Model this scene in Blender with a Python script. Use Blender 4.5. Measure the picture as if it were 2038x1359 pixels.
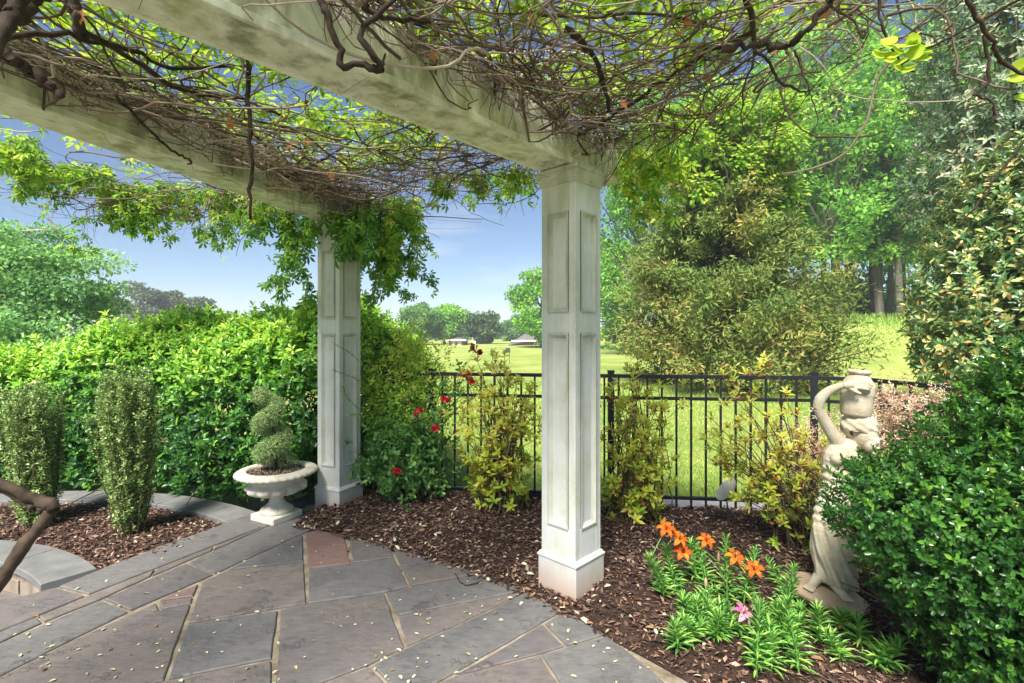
import bpy, bmesh, math, random
import numpy as np
from mathutils import Vector, Matrix, noise as mnoise

for o in list(bpy.data.objects): bpy.data.objects.remove(o)
S = bpy.context.scene
COL = S.collection
rng = np.random.default_rng(11)
random.seed(5)
R = math.radians

# ------------------------------------------------------------------ camera
EYE, FPX, CX, HY = 1.45, 1000.0, 1019.0, 665.0
cam = bpy.data.cameras.new('camera'); co = bpy.data.objects.new('camera', cam); COL.objects.link(co)
cam.sensor_width = 36; cam.lens = FPX / 2038 * 36; cam.shift_y = -14.5 / 2038
cam.clip_start = 0.05; cam.clip_end = 3000
co.location = (0, 0, EYE); co.rotation_euler = (R(90), 0, 0)
S.camera = co
# ------------------------------------------------------------------ sky and sun
SUN_AZ, SUN_EL = R(198), R(52)          # clockwise from +Y
w = bpy.data.worlds.new('World'); S.world = w; w.use_nodes = True
nt = w.node_tree; nt.nodes.clear()
def N(nt, t, **k):
    n = nt.nodes.new(t)
    for a, b in k.items(): setattr(n, a, b)
    return n
out = N(nt, 'ShaderNodeOutputWorld'); bg = N(nt, 'ShaderNodeBackground')
sky = N(nt, 'ShaderNodeTexSky'); sky.sky_type = 'NISHITA'; sky.sun_disc = False
sky.sun_elevation = SUN_EL; sky.sun_rotation = SUN_AZ
sky.air_density = 0.92; sky.dust_density = 0.0; sky.ozone_density = 4.2
tc = N(nt, 'ShaderNodeTexCoord'); mp = N(nt, 'ShaderNodeMapping'); mp.inputs['Scale'].default_value = (1.3, 1.3, 5.0)
nz = N(nt, 'ShaderNodeTexNoise'); nz.inputs['Scale'].default_value = 2.6; nz.inputs['Detail'].default_value = 6; nz.inputs['Roughness'].default_value = 0.55
cr = N(nt, 'ShaderNodeValToRGB'); cr.color_ramp.elements[0].position = 0.58; cr.color_ramp.elements[1].position = 0.85
cr.color_ramp.elements[1].color = (0.55, 0.55, 0.55, 1)
mx = N(nt, 'ShaderNodeMixRGB'); mx.inputs[2].default_value = (7.5, 7.8, 8.2, 1)
L = nt.links.new
L(tc.outputs['Generated'], mp.inputs[0]); L(mp.outputs[0], nz.inputs[0]); L(nz.outputs[0], cr.inputs[0])
L(cr.outputs[0], mx.inputs[0]); L(sky.outputs[0], mx.inputs[1]); L(mx.outputs[0], bg.inputs[0]); L(bg.outputs[0], out.inputs[0])
bg.inputs[1].default_value = 0.05
sun = bpy.data.lights.new('sun', 'SUN'); so = bpy.data.objects.new('sun', sun); COL.objects.link(so)
sun.energy = 4.6; sun.angle = R(18); sun.color = (1.0, 0.95, 0.86)
sd = Vector((math.sin(SUN_AZ) * math.cos(SUN_EL), math.cos(SUN_AZ) * math.cos(SUN_EL), math.sin(SUN_EL)))
so.rotation_euler = (-sd).to_track_quat('-Z', 'Y').to_euler(); so.location = (0, 0, 30)
S.view_settings.view_transform = 'Standard'; S.view_settings.look = 'None'
S.view_settings.exposure = 1.45; S.view_settings.gamma = 1; S.view_settings.use_curve_mapping = False
S.render.engine = 'CYCLES'
S.cycles.max_bounces = 5; S.cycles.diffuse_bounces = 3; S.cycles.glossy_bounces = 2; S.cycles.transmission_bounces = 3; S.cycles.transparent_max_bounces = 4

# ------------------------------------------------------------------ helpers
def at(px, py, Y): return np.array([(px - CX) / FPX * Y, Y, EYE - (py - HY) / FPX * Y])
def gr(px, py, z=0.0):
    Y = (EYE - z) * FPX / (py - HY)
    return np.array([(px - CX) / FPX * Y, Y, z])
def unit(a): return a / np.maximum(np.linalg.norm(a, axis=-1, keepdims=True), 1e-9)
def rvec(n): return unit(rng.normal(size=(n, 3)))
def tag(o, label=None, cat=None, group=None, kind=None):
    if label: o['label'] = label
    if cat: o['category'] = cat
    if group: o['group'] = group
    if kind: o['kind'] = kind
    return o
def empty(name, loc, label=None, cat=None, group=None, rot=(0, 0, 0)):
    o = bpy.data.objects.new(name, None); COL.objects.link(o); o.location = loc; o.rotation_euler = rot
    o.empty_display_size = 0.1
    return tag(o, label, cat, group)
def mk(name, V, F, mat, parent=None, smooth=False, rnd=None, kind=None):
    """V (n,3), F (m,k) int array or list of tuples -> one mesh object"""
    me = bpy.data.meshes.new(name)
    V = np.asarray(V, dtype=np.float32)
    if isinstance(F, np.ndarray):
        m, k = F.shape
        me.vertices.add(len(V)); me.vertices.foreach_set('co', V.ravel())
        me.loops.add(m * k); me.loops.foreach_set('vertex_index', F.astype(np.int32).ravel())
        me.polygons.add(m); me.polygons.foreach_set('loop_start', np.arange(0, m * k, k, dtype=np.int32))
        me.update(calc_edges=True)
    else:
        me.from_pydata(V.tolist(), [], F); me.update()
    if rnd is not None:
        a = me.attributes.new('rnd', 'FLOAT', 'POINT'); a.data.foreach_set('value', np.asarray(rnd, dtype=np.float32))
    if smooth: me.polygons.foreach_set('use_smooth', np.ones(len(me.polygons), dtype=bool))
    if mat: me.materials.append(mat)
    o = bpy.data.objects.new(name, me); COL.objects.link(o)
    if parent: o.parent = parent
    if name in ('stems', 'twigs', 'limbs', 'stamens'): kind = 'stuff'
    if kind: o['kind'] = kind
    return o
def obj_from_bm(name, bm, mat, parent=None, smooth=False):
    me = bpy.data.meshes.new(name); bm.to_mesh(me); bm.free()
    if mat: me.materials.append(mat)
    if smooth: me.polygons.foreach_set('use_smooth', np.ones(len(me.polygons), dtype=bool))
    o = bpy.data.objects.new(name, me); COL.objects.link(o)
    if parent: o.parent = parent
    return o
def box(bm, x0, x1, y0, y1, z0, z1, M=None):
    v = [bm.verts.new((x, y, z)) for z in (z0, z1) for x, y in ((x0, y0), (x1, y0), (x1, y1), (x0, y1))]
    for f in ((3, 2, 1, 0), (4, 5, 6, 7), (0, 1, 5, 4), (1, 2, 6, 5), (2, 3, 7, 6), (3, 0, 4, 7)):
        bm.faces.new([v[i] for i in f])
    if M: bmesh.ops.transform(bm, matrix=M, verts=v)
    return v
def boxo(name, x0, x1, y0, y1, z0, z1, mat, parent=None, bevel=0.0, M=None):
    bm = bmesh.new(); box(bm, x0, x1, y0, y1, z0, z1, M)
    if bevel: bmesh.ops.bevel(bm, geom=list(bm.edges), offset=bevel, segments=1, affect='EDGES')
    return obj_from_bm(name, bm, mat, parent)
def lathe(prof, n=48, mod=None):
    """prof [(r,z)], closed by pole points; mod(theta array, r, z)->r"""
    th = np.linspace(0, 2 * np.pi, n, endpoint=False)
    V = []
    for i, (r, z) in enumerate(prof):
        rr = np.full(n, r) if mod is None else mod(th, r, z)
        V.append(np.stack([rr * np.cos(th), rr * np.sin(th), np.full(n, z)], 1))
    V = np.concatenate(V); k = len(prof)
    i = np.arange(n); j = (i + 1) % n
    F = np.concatenate([np.stack([a * n + i, a * n + j, (a + 1) * n + j, (a + 1) * n + i], 1) for a in range(k - 1)])
    return V, F
def tubes(P, rad, sides=4):
    """P (s,k,3), rad (s,k) -> V,F of s open tubes"""
    s, k, _ = P.shape
    T = np.gradient(P, axis=1); T = unit(T)
    ref = rvec(s)[:, None, :] * np.ones((1, k, 1))
    A = unit(np.cross(T, ref)); B = np.cross(T, A)
    th = np.arange(sides) * 2 * np.pi / sides
    V = P[:, :, None] + rad[:, :, None, None] * (np.cos(th)[None, None, :, None] * A[:, :, None] + np.sin(th)[None, None, :, None] * B[:, :, None])
    idx = np.arange(s * k * sides).reshape(s, k, sides)
    a = idx[:, :-1]; b = idx[:, 1:]
    F = np.stack([a, np.roll(a, -1, 2), np.roll(b, -1, 2), b], -1).reshape(-1, 4)
    return V.reshape(-1, 3), F
def smoothpath(pts, n, jitter=0.0):
    pts = np.asarray(pts, float); m = len(pts)
    t = np.linspace(0, m - 1, n); i = np.clip(t.astype(int), 0, m - 2); f = (t - i)[:, None]
    p0 = pts[np.clip(i - 1, 0, m - 1)]; p1 = pts[i]; p2 = pts[i + 1]; p3 = pts[np.clip(i + 2, 0, m - 1)]
    q = 0.5 * (2 * p1 + (p2 - p0) * f + (2 * p0 - 5 * p1 + 4 * p2 - p3) * f ** 2 + (3 * p1 - p0 - 3 * p2 + p3) * f ** 3)
    return q + rng.normal(size=q.shape) * jitter
# leaf templates: (along, across, up)
LEAF2 = (np.array([[0, 0, 0], [.45, .5, .07], [1, 0, -.06], [.45, -.5, .07]]), np.array([[0, 2, 1], [0, 3, 2]]))
LEAF4 = (np.array([[0, 0, 0], [.28, .42, .08], [.68, .42, .05], [1, 0, -.1], [.68, -.42, .05], [.28, -.42, .08], [.5, 0, -.02]]),
         np.array([[0, 6, 1], [1, 6, 2], [2, 6, 3], [3, 6, 4], [4, 6, 5], [5, 6, 0]]))
def palm_template():
    V, F = [], []
    for i, (a, l) in enumerate(((-1.65, .62), (-.84, .88), (0, 1.0), (.84, .88), (1.65, .62))):
        b = len(V); c, s = math.cos(a), math.sin(a)
        for (x, y, z) in ((0.10, 0, 0), (.40, .125, .04), (.72, .155, 0), (1, 0, -.16), (.72, -.155, 0), (.40, -.125, .04)):
            x *= l; y *= l * 1.05
            V.append((.05 + x * c - y * s, x * s + y * c, z - .10 * abs(a) * x))
        F += [(b, b + 5, b + 4, b + 3), (b, b + 3, b + 2, b + 1)]
    return np.array(V), np.array(F)
PALM = palm_template()
_o = [(0, 0), (.14, .16), (.34, .36), (.56, .49), (.78, .45), (.93, .25), (1, 0)]
ROUND = (np.array([(x, y, .10 * abs(y)) for x, y in _o] + [(x, -y, .10 * abs(y)) for x, y in _o[1:-1]][::-1] + [(.5, 0, -.02)]), np.array([[i, 12, (i + 1) % 12] for i in range(12)])[:, ::-1])
def leaves(P, D, Nn, Ln, Wn, tmpl=LEAF2, rnd=None):
    T, FT = tmpl; n = len(P); k = len(T)
    D = unit(D); Sx = unit(np.cross(Nn, D)); Nu = np.cross(D, Sx)
    V = (P[:, None] + T[None, :, 0:1] * (Ln[:, None, None] * D[:, None]) + T[None, :, 1:2] * (Wn[:, None, None] * Sx[:, None])
         + T[None, :, 2:3] * (Ln[:, None, None] * Nu[:, None]))
    F = (FT[None] + (np.arange(n) * k)[:, None, None]).reshape(-1, FT.shape[1])
    if rnd is None: rnd = rng.random(n)
    return V.reshape(-1, 3), F, np.repeat(rnd, k)
def shoots(P, D, k, slen, leafL, leafW, ang=(50, 80), tmpl=LEAF2, rnd=None, jit=0.2):
    """k leaves spiralled round each of n shoots"""
    n = len(P); D = unit(D)
    e1 = unit(np.cross(D, rvec(n))); e2 = np.cross(D, e1)
    j = np.arange(k)
    ph = rng.random(n)[:, None] * 6.28 + j[None] * 2.4 + rng.normal(size=(n, k)) * .2
    a = np.radians(ang[1] + (ang[0] - ang[1]) * (j / max(k - 1, 1)))[None] + rng.normal(size=(n, k)) * jit
    sl = slen * (0.7 + .6 * rng.random(n))
    PP = P[:, None] + D[:, None] * (sl[:, None] * (j[None] / k))[..., None]
    DD = np.cos(a)[..., None] * D[:, None] + np.sin(a)[..., None] * (np.cos(ph)[..., None] * e1[:, None] + np.sin(ph)[..., None] * e2[:, None])
    NN = D[:, None] + rng.normal(size=(n, k, 3)) * .15
    sz = (0.7 + .5 * rng.random((n, k))) * (1 - .25 * (j / k))[None]
    r = rng.random((n, k)) if rnd is None else np.clip(rnd[:, None] + rng.normal(size=(n, k)) * .12, 0, 1)
    return leaves(PP.reshape(-1, 3), DD.reshape(-1, 3), NN.reshape(-1, 3), (leafL * sz).ravel(), (leafW * sz).ravel(), tmpl, r.ravel())
def join(*parts):
    """concat (V,F,rnd) triples of equal face size"""
    V, F, Rr, b = [], [], [], 0
    for p in parts:
        V.append(p[0]); F.append(p[1] + b); Rr.append(p[2] if len(p) > 2 else np.zeros(len(p[0]))); b += len(p[0])
    return np.concatenate(V), np.concatenate(F), np.concatenate(Rr)
def wander(start, dirn, n_pts, step, curl, grav=0.0, box=None):
    """vectorised random-walk strands. start (s,3) dirn (s,3)"""
    P = [start]; d = unit(dirn)
    c = rng.normal(size=d.shape) * curl
    for i in range(n_pts - 1):
        c = .6 * c + .4 * rng.normal(size=d.shape) * curl * 1.6
        d = unit(d + c + np.array([0, 0, -grav]))
        P.append(P[-1] + d * step[:, None])
    return np.stack(P, 1)

# ------------------------------------------------------------------ materials
def newmat(name):
    m = bpy.data.materials.new(name); m.use_nodes = True
    nt = m.node_tree; b = nt.nodes['Principled BSDF']
    return m, nt, b
def ramp(nt, stops):
    c = N(nt, 'ShaderNodeValToRGB'); e = c.color_ramp.elements
    while len(e) > 1: e.remove(e[-1])
    e[0].position = stops[0][0]; e[0].color = (*stops[0][1], 1)
    for p, col in stops[1:]:
        x = e.new(p); x.color = (*col, 1)
    return c
def noise(nt, scale, detail=5, rough=.55, coord='Object', stretch=None):
    t = N(nt, 'ShaderNodeTexCoord'); n = N(nt, 'ShaderNodeTexNoise')
    n.inputs['Scale'].default_value = scale; n.inputs['Detail'].default_value = detail; n.inputs['Roughness'].default_value = rough
    if stretch:
        m = N(nt, 'ShaderNodeMapping'); m.inputs['Scale'].default_value = stretch
        nt.links.new(t.outputs[coord], m.inputs[0]); nt.links.new(m.outputs[0], n.inputs[0])
    else: nt.links.new(t.outputs[coord], n.inputs[0])
    return n
def bump(nt, b, src, strength, dist=0.01):
    bp = N(nt, 'ShaderNodeBump'); bp.inputs['Strength'].default_value = strength; bp.inputs['Distance'].default_value = dist
    nt.links.new(src, bp.inputs['Height']); nt.links.new(bp.outputs[0], b.inputs['Normal'])
    return bp
def mixc(nt, fac, a, bcol):
    m = N(nt, 'ShaderNodeMixRGB'); nt.links.new(fac, m.inputs[0])
    for i, x in ((1, a), (2, bcol)):
        if isinstance(x, tuple): m.inputs[i].default_value = (*x, 1)
        else: nt.links.new(x, m.inputs[i])
    return m.outputs[0]
def leafmat(name, stops, rough=.45, trans=.35, spec=.4, tcol=1.25, gain=1.9):
    m, nt, b = newmat(name)
    stops = [(p, tuple(min(v * gain, .72) for v in c)) for p, c in stops]
    a = N(nt, 'ShaderNodeAttribute', attribute_name='rnd'); c = ramp(nt, stops)
    nt.links.new(a.outputs['Fac'], c.inputs[0]); nt.links.new(c.outputs[0], b.inputs['Base Color'])
    b.inputs['Roughness'].default_value = rough; b.inputs['Specular IOR Level'].default_value = spec
    if trans > 0:
        t = N(nt, 'ShaderNodeBsdfTranslucent'); h = N(nt, 'ShaderNodeHueSaturation'); h.inputs['Value'].default_value = tcol; h.inputs['Hue'].default_value = .485
        nt.links.new(c.outputs[0], h.inputs['Color']); nt.links.new(h.outputs[0], t.inputs[0])
        mxs = N(nt, 'ShaderNodeMixShader'); mxs.inputs[0].default_value = trans
        nt.links.new(b.outputs[0], mxs.inputs[1]); nt.links.new(t.outputs[0], mxs.inputs[2])
        nt.links.new(mxs.outputs[0], nt.nodes['Material Output'].inputs[0])
    return m
def noisemat(name, stops, scale, rough=.7, spec=.3, bmp=0.0, bdist=.01, bscale=None, stretch=None, detail=6):
    m, nt, b = newmat(name)
    n = noise(nt, scale, detail, stretch=stretch); c = ramp(nt, stops)
    nt.links.new(n.outputs[0], c.inputs[0]); nt.links.new(c.outputs[0], b.inputs['Base Color'])
    b.inputs['Roughness'].default_value = rough; b.inputs['Specular IOR Level'].default_value = spec
    if bmp:
        n2 = noise(nt, bscale or scale * 3, 6, stretch=stretch); bump(nt, b, n2.outputs[0], bmp, bdist)
    return m
def rndmat(name, stops, rough=.7, spec=.3):
    m, nt, b = newmat(name)
    a = N(nt, 'ShaderNodeAttribute', attribute_name='rnd'); c = ramp(nt, stops)
    nt.links.new(a.outputs['Fac'], c.inputs[0]); nt.links.new(c.outputs[0], b.inputs['Base Color'])
    b.inputs['Roughness'].default_value = rough; b.inputs['Specular IOR Level'].default_value = spec
    return m

def paint_mat(name, base, algae, amount, clay=False, streak=.15):
    m, nt, b = newmat(name)
    n1 = noise(nt, 3.4, 10, .72); n2 = noise(nt, 16, 6, .6, stretch=(1, 1, .14)); n3 = noise(nt, 90, 3)
    c1 = ramp(nt, [(.5 - amount * .35, (0, 0, 0)), (.72 - amount * .2, (1, 1, 1))])
    nt.links.new(n1.outputs[0], c1.inputs[0])
    c2 = ramp(nt, [(.35, (.25, .25, .25)), (.7, (1, 1, 1))]); nt.links.new(n2.outputs[0], c2.inputs[0])
    mul = N(nt, 'ShaderNodeMath', operation='MULTIPLY'); nt.links.new(c1.outputs[0], mul.inputs[0]); nt.links.new(c2.outputs[0], mul.inputs[1])
    col = mixc(nt, mul.outputs[0], base, algae)
    n5 = noise(nt, 7, 9, .68, stretch=(1, 1, .22)); c5 = ramp(nt, [(.50, (0, 0, 0)), (.66, (streak, streak, streak))]); nt.links.new(n5.outputs[0], c5.inputs[0])
    col = mixc(nt, c5.outputs[0], col, (.15, .165, .085))
    # specks of dark mildew
    c3 = ramp(nt, [(.70, (0, 0, 0)), (.76, (1, 1, 1))]); nt.links.new(n3.outputs[0], c3.inputs[0])
    col = mixc(nt, c3.outputs[0], col, (.16, .15, .11))
    if clay:   # clay splashed up from the bed
        t = N(nt, 'ShaderNodeTexCoord'); s = N(nt, 'ShaderNodeSeparateXYZ'); nt.links.new(t.outputs['Object'], s.inputs[0])
        ad = N(nt, 'ShaderNodeMath', operation='MULTIPLY_ADD'); ad.inputs[1].default_value = .22; nt.links.new(n1.outputs[0], ad.inputs[0]); nt.links.new(s.outputs[2], ad.inputs[2])
        c4 = ramp(nt, [(.12, (.75, .75, .75)), (.26, (0, 0, 0))]); nt.links.new(ad.outputs[0], c4.inputs[0])
        col = mixc(nt, c4.outputs[0], col, (.42, .27, .19))
    nt.links.new(col, b.inputs['Base Color']); b.inputs['Roughness'].default_value = .5
    n4 = noise(nt, 30, 5); bump(nt, b, n4.outputs[0], .12, .004)
    return m
M_col = paint_mat('column_paint', (.60, .61, .60), (.40, .42, .27), .30)
M_plinth = paint_mat('plinth_paint', (.55, .55, .53), (.42, .38, .30), .3, clay=True)
M_cap = paint_mat('capital_paint', (.54, .55, .50), (.31, .31, .20), .5, streak=.5)
M_beam = paint_mat('beam_paint', (.82, .82, .74), (.33, .36, .11), .52, streak=.8)
M_lip = paint_mat('beam_lip_paint', (.80, .80, .72), (.45, .46, .25), .4, streak=.5)
M_iron, nt, b = newmat('black_iron'); b.inputs['Base Color'].default_value = (.012, .014, .018, 1); b.inputs['Roughness'].default_value = .38; b.inputs['Metallic'].default_value = .2

def stone_mat(name, stops, red=False):
    m, nt, b = newmat(name)
    oi = N(nt, 'ShaderNodeObjectInfo')
    n1 = noise(nt, 3.1, 12, .68); n2 = noise(nt, 13, 12, .78, stretch=(1, 2.6, 1)); n3 = noise(nt, 70, 8, .75)
    c = ramp(nt, stops); ad = N(nt, 'ShaderNodeMath', operation='MULTIPLY_ADD'); ad.inputs[1].default_value = .55
    mu = N(nt, 'ShaderNodeMath', operation='MULTIPLY'); mu.inputs[1].default_value = .5
    nt.links.new(n1.outputs[0], ad.inputs[0]); nt.links.new(oi.outputs['Random'], mu.inputs[0]); nt.links.new(mu.outputs[0], ad.inputs[2])
    nt.links.new(ad.outputs[0], c.inputs[0])
    c2 = ramp(nt, [(.3, (.60, .60, .60)), (.5, (1, 1, 1)), (.7, (1.3, 1.28, 1.25))]); nt.links.new(n2.outputs[0], c2.inputs[0])
    mm = N(nt, 'ShaderNodeMixRGB', blend_type='MULTIPLY'); mm.inputs[0].default_value = .8
    nt.links.new(c.outputs[0], mm.inputs[1]); nt.links.new(c2.outputs[0], mm.inputs[2])
    c3 = ramp(nt, [(.62, (0, 0, 0)), (.8, (1, 1, 1))]); nt.links.new(n3.outputs[0], c3.inputs[0])
    col = mixc(nt, c3.outputs[0], mm.outputs[0], (.30, .29, .27))
    nt.links.new(col, b.inputs['Base Color']); b.inputs['Roughness'].default_value = .62; b.inputs['Specular IOR Level'].default_value = .35
    st = ramp(nt, [(.30, (0, 0, 0)), (.42, (.35, .35, .35)), (.46, (.55, .55, .55)), (.60, (.65, .65, .65)), (.63, (1, 1, 1))]); nt.links.new(n1.outputs[0], st.inputs[0])
    a2 = N(nt, 'ShaderNodeMath', operation='MULTIPLY_ADD'); a2.inputs[1].default_value = .35; nt.links.new(n2.outputs[0], a2.inputs[0]); nt.links.new(st.outputs[0], a2.inputs[2])
    bump(nt, b, a2.outputs[0], .9, .011)
    return m
M_stone = stone_mat('bluestone', [(.2, (.095, .092, .098)), (.38, (.145, .140, .138)), (.52, (.118, .106, .110)), (.66, (.165, .140, .128)), (.8, (.122, .112, .116)), (.92, (.142, .142, .138))])
M_red = stone_mat('red_flagstone', [(.2, (.16, .095, .085)), (.6, (.20, .125, .11)), (.9, (.17, .13, .125))])
M_coping = noisemat('coping_stone', [(.25, (.11, .112, .112)), (.5, (.155, .156, .155)), (.75, (.19, .19, .188))], 9, .7, .3, .15, .004, 25)
M_mortar = noisemat('sandy_mortar', [(.3, (.13, .10, .068)), (.5, (.23, .19, .14)), (.75, (.36, .32, .265))], 9, .9, .1, .5, .01, 60)
M_soil = noisemat('dark_mulch_soil', [(.3, (.018, .011, .009)), (.55, (.05, .03, .023)), (.8, (.10, .062, .045))], 22, .9, .15, .9, .02, 45)
M_chip = rndmat('mulch_chips', [(0, (.03, .018, .015)), (.35, (.08, .045, .034)), (.62, (.14, .08, .06)), (.8, (.20, .12, .085)), (.92, (.34, .22, .155)), (1, (.50, .40, .30))], .75, .25)
M_bark = noisemat('vine_bark', [(.3, (.020, .013, .010)), (.6, (.055, .038, .028)), (.85, (.11, .08, .06))], 30, .85, .2, .6, .004, 80)
M_stem = rndmat('dry_vine_stem', [(0, (.05, .033, .025)), (.4, (.14, .098, .075)), (.75, (.28, .215, .17)), (1, (.48, .40, .33))], .75, .25)
M_trunk = noisemat('tree_bark', [(.3, (.06, .05, .042)), (.7, (.16, .14, .12))], 6, .9, .15, .6, .03, 15, stretch=(1, 1, .2))
M_twig = rndmat('shrub_twig', [(0, (.05, .035, .02)), (.6, (.12, .085, .05)), (1, (.20, .15, .10))], .8, .2)
M_vine = leafmat('creeper_leaves', [(0, (.05, .13, .015)), (.4, (.11, .24, .025)), (.75, (.22, .36, .03)), (1, (.38, .45, .05))], .5, .5, .3, 1.3, 1.35)
M_creep = leafmat('hanging_creeper_leaves', [(0, (.03, .09, .015)), (.5, (.07, .17, .02)), (1, (.17, .29, .03))], .45, .4, .35, 1.3)
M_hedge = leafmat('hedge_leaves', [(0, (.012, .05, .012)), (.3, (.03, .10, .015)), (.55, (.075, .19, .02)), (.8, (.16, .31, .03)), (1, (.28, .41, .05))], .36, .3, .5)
M_box = leafmat('boxwood_leaves', [(0, (.014, .05, .012)), (.4, (.032, .11, .018)), (.75, (.08, .21, .025)), (1, (.17, .32, .035))], .30, .22, .5, 1.25, 1.3)
M_holly = leafmat('holly_leaves', [(0, (.03, .06, .015)), (.5, (.08, .135, .035)), (.85, (.15, .20, .06)), (1, (.30, .33, .15))], .38, .25, .45, gain=2.3)
M_topiary = leafmat('topiary_leaves', [(0, (.035, .07, .025)), (.5, (.095, .15, .05)), (1, (.24, .29, .13))], .6, .2, .25, gain=2.6)
M_azalea = leafmat('azalea_leaves', [(0, (.10, .20, .03)), (.35, (.24, .34, .04)), (.75, (.42, .47, .06)), (.95, (.52, .50, .10)), (1, (.50, .42, .10))], .5, .45, .3, 1.3, 1.75)
M_calyx = rndmat('dried_azalea_calyx', [(0, (.13, .03, .015)), (.5, (.28, .07, .03)), (1, (.42, .16, .06))], .7)
M_shrub = leafmat('arching_shrub_leaves', [(0, (.06, .14, .025)), (.5, (.15, .27, .035)), (1, (.32, .42, .06))], .5, .4, .3, gain=2.3)
M_rosel = leafmat('rose_leaves', [(0, (.02, .065, .016)), (.6, (.055, .14, .03)), (1, (.13, .23, .05))], .4, .25, .45)
M_pinkl = leafmat('pink_shrub_leaves', [(0, (.05, .09, .03)), (.3, (.13, .14, .06)), (.55, (.34, .17, .12)), (.8, (.48, .27, .20)), (1, (.55, .38, .28))], .55, .3, .3)
M_lily = leafmat('lily_leaves', [(0, (.04, .13, .03)), (.5, (.11, .26, .05)), (1, (.24, .38, .08))], .4, .3, .4)
M_cedar = leafmat('cedar_sprays', [(0, (.03, .065, .018)), (.35, (.08, .12, .028)), (.6, (.14, .165, .04)), (.78, (.19, .145, .045)), (1, (.26, .14, .055))], .75, .2, .15, gain=2.0)
M_wood1 = leafmat('bright_tree_leaves', [(0, (.03, .085, .02)), (.45, (.075, .18, .03)), (.8, (.15, .28, .04)), (1, (.27, .38, .06))], .55, .4, .25, gain=2.3)
M_wood2 = leafmat('mid_tree_leaves', [(0, (.03, .075, .03)), (.5, (.06, .14, .04)), (1, (.14, .23, .06))], .55, .35, .25, gain=2.2)
M_left = leafmat('soft_tree_leaves', [(0, (.035, .10, .035)), (.5, (.09, .20, .06)), (1, (.22, .34, .11))], .5, .4, .3, gain=2.0)
M_pine = leafmat('pine_needles', [(0, (.035, .06, .035)), (.6, (.07, .10, .055)), (1, (.16, .13, .08))], .8, .15, .15)
M_darkt = leafmat('dark_tree_leaves', [(0, (.02, .045, .02)), (.6, (.045, .085, .03)), (1, (.10, .11, .045))], .5, .2, .3)
M_mag = leafmat('magnolia_leaves', [(0, (.02, .06, .018)), (.45, (.06, .12, .035)), (.74, (.15, .19, .06)), (.90, (.25, .24, .07)), (.96, (.27, .14, .045)), (1, (.34, .24, .09))], .30, .15, .6)
M_gray = leafmat('evergreen_leaves', [(0, (.035, .06, .035)), (.5, (.075, .105, .06)), (.85, (.13, .15, .09)), (1, (.22, .17, .11))], .35, .2, .5, gain=2.7)
M_grass = leafmat('grass_blades', [(0, (.09, .17, .03)), (.5, (.17, .27, .05)), (1, (.33, .38, .12))], .6, .35, .2)
M_fallen = rndmat('fallen_leaves', [(0, (.36, .42, .20)), (.45, (.50, .55, .32)), (.7, (.62, .62, .42)), (.8, (.30, .16, .08)), (1, (.12, .06, .04))], .6)
M_dead = rndmat('dead_oak_leaves', [(0, (.22, .055, .02)), (.5, (.36, .12, .04)), (1, (.45, .26, .12))], .7)
M_statue = noisemat('cast_stone', [(.25, (.44, .35, .24)), (.5, (.62, .54, .40)), (.75, (.72, .65, .52))], 11, .8, .2, .6, .006, 90)
M_statueb = noisemat('cast_stone_base', [(.25, (.38, .26, .16)), (.55, (.54, .41, .28)), (.8, (.64, .53, .40))], 9, .75, .25, .25, .004, 60)
M_urn = noisemat('weathered_urn_stone', [(.25, (.42, .37, .28)), (.5, (.60, .56, .46)), (.75, (.70, .67, .60))], 6, .7, .3, .3, .004, 50)

# ------------------------------------------------------------------ layout constants
C = np.array([-3.73, -1.76])              # centre of the curved pergola and patio
C2 = np.array([-3.90, 1.40])              # centre of the curved planter
RP = 5.93
def pol(r, deg, z=0.0, c=C): return np.array([c[0] + r * math.cos(R(deg)), c[1] + r * math.sin(R(deg)), z])
FENCE = np.array([(-2.6, 4.95), (-1.3, 4.62), (-.52, 4.42), (.80, 4.22), (1.60, 4.13), (2.43, 4.04), (2.74, 3.86), (2.86, 3.3), (2.95, 2.2)])
def smst(x, a, b):
    t = np.clip((x - a) / (b - a), 0, 1); return t * t * (3 - 2 * t)

# ------------------------------------------------------------------ ground
def ground_z(x, y):
    r = np.hypot(x - C[0], y - C[1])
    z = -.34 + .26 * smst(r, 7.2, 7.9)
    z = np.where((x > 2.7) & (y < 4.0), -.34 + .30 * smst(x, 2.95, 3.5), z)
    side = smst(x - .30 * (y - 14), 5.5, 10.5)
    z = z + side * 2.0 * smst(y + .25 * (x - 8), 15.5, 25) + .35 * np.sin(x * .05 + 1) * smst(y, 20, 60)
    z = z - .25 * smst(y, 30, 60) * (1 - side) + .05 * np.sin(x * .35) * np.cos(y * .3) * smst(y, 6, 14)
    return z
gx = np.concatenate([-np.geomspace(12, 420, 24)[::-1], np.linspace(-11.5, 24, 90), np.geomspace(25, 420, 26)])
gy = np.concatenate([-np.geomspace(3, 60, 10)[::-1], np.linspace(-2.5, 34, 100), np.geomspace(35.5, 700, 40)])
GX, GY = np.meshgrid(gx, gy); GZ = ground_z(GX, GY)
V = np.stack([GX, GY, GZ], -1).reshape(-1, 3); nx = len(gx); ny = len(gy)
i = (np.arange(ny - 1)[:, None] * nx + np.arange(nx - 1)[None]).ravel()
M_lawn, nt, b = newmat('lawn_grass')
n1 = noise(nt, .35, 6, .6); n2 = noise(nt, 9, 8, .7); n3 = noise(nt, 120, 3)
c1 = ramp(nt, [(.28, (.14, .235, .05)), (.45, (.24, .31, .07)), (.6, (.33, .37, .10)), (.72, (.42, .38, .16))]); nt.links.new(n1.outputs[0], c1.inputs[0])
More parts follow.
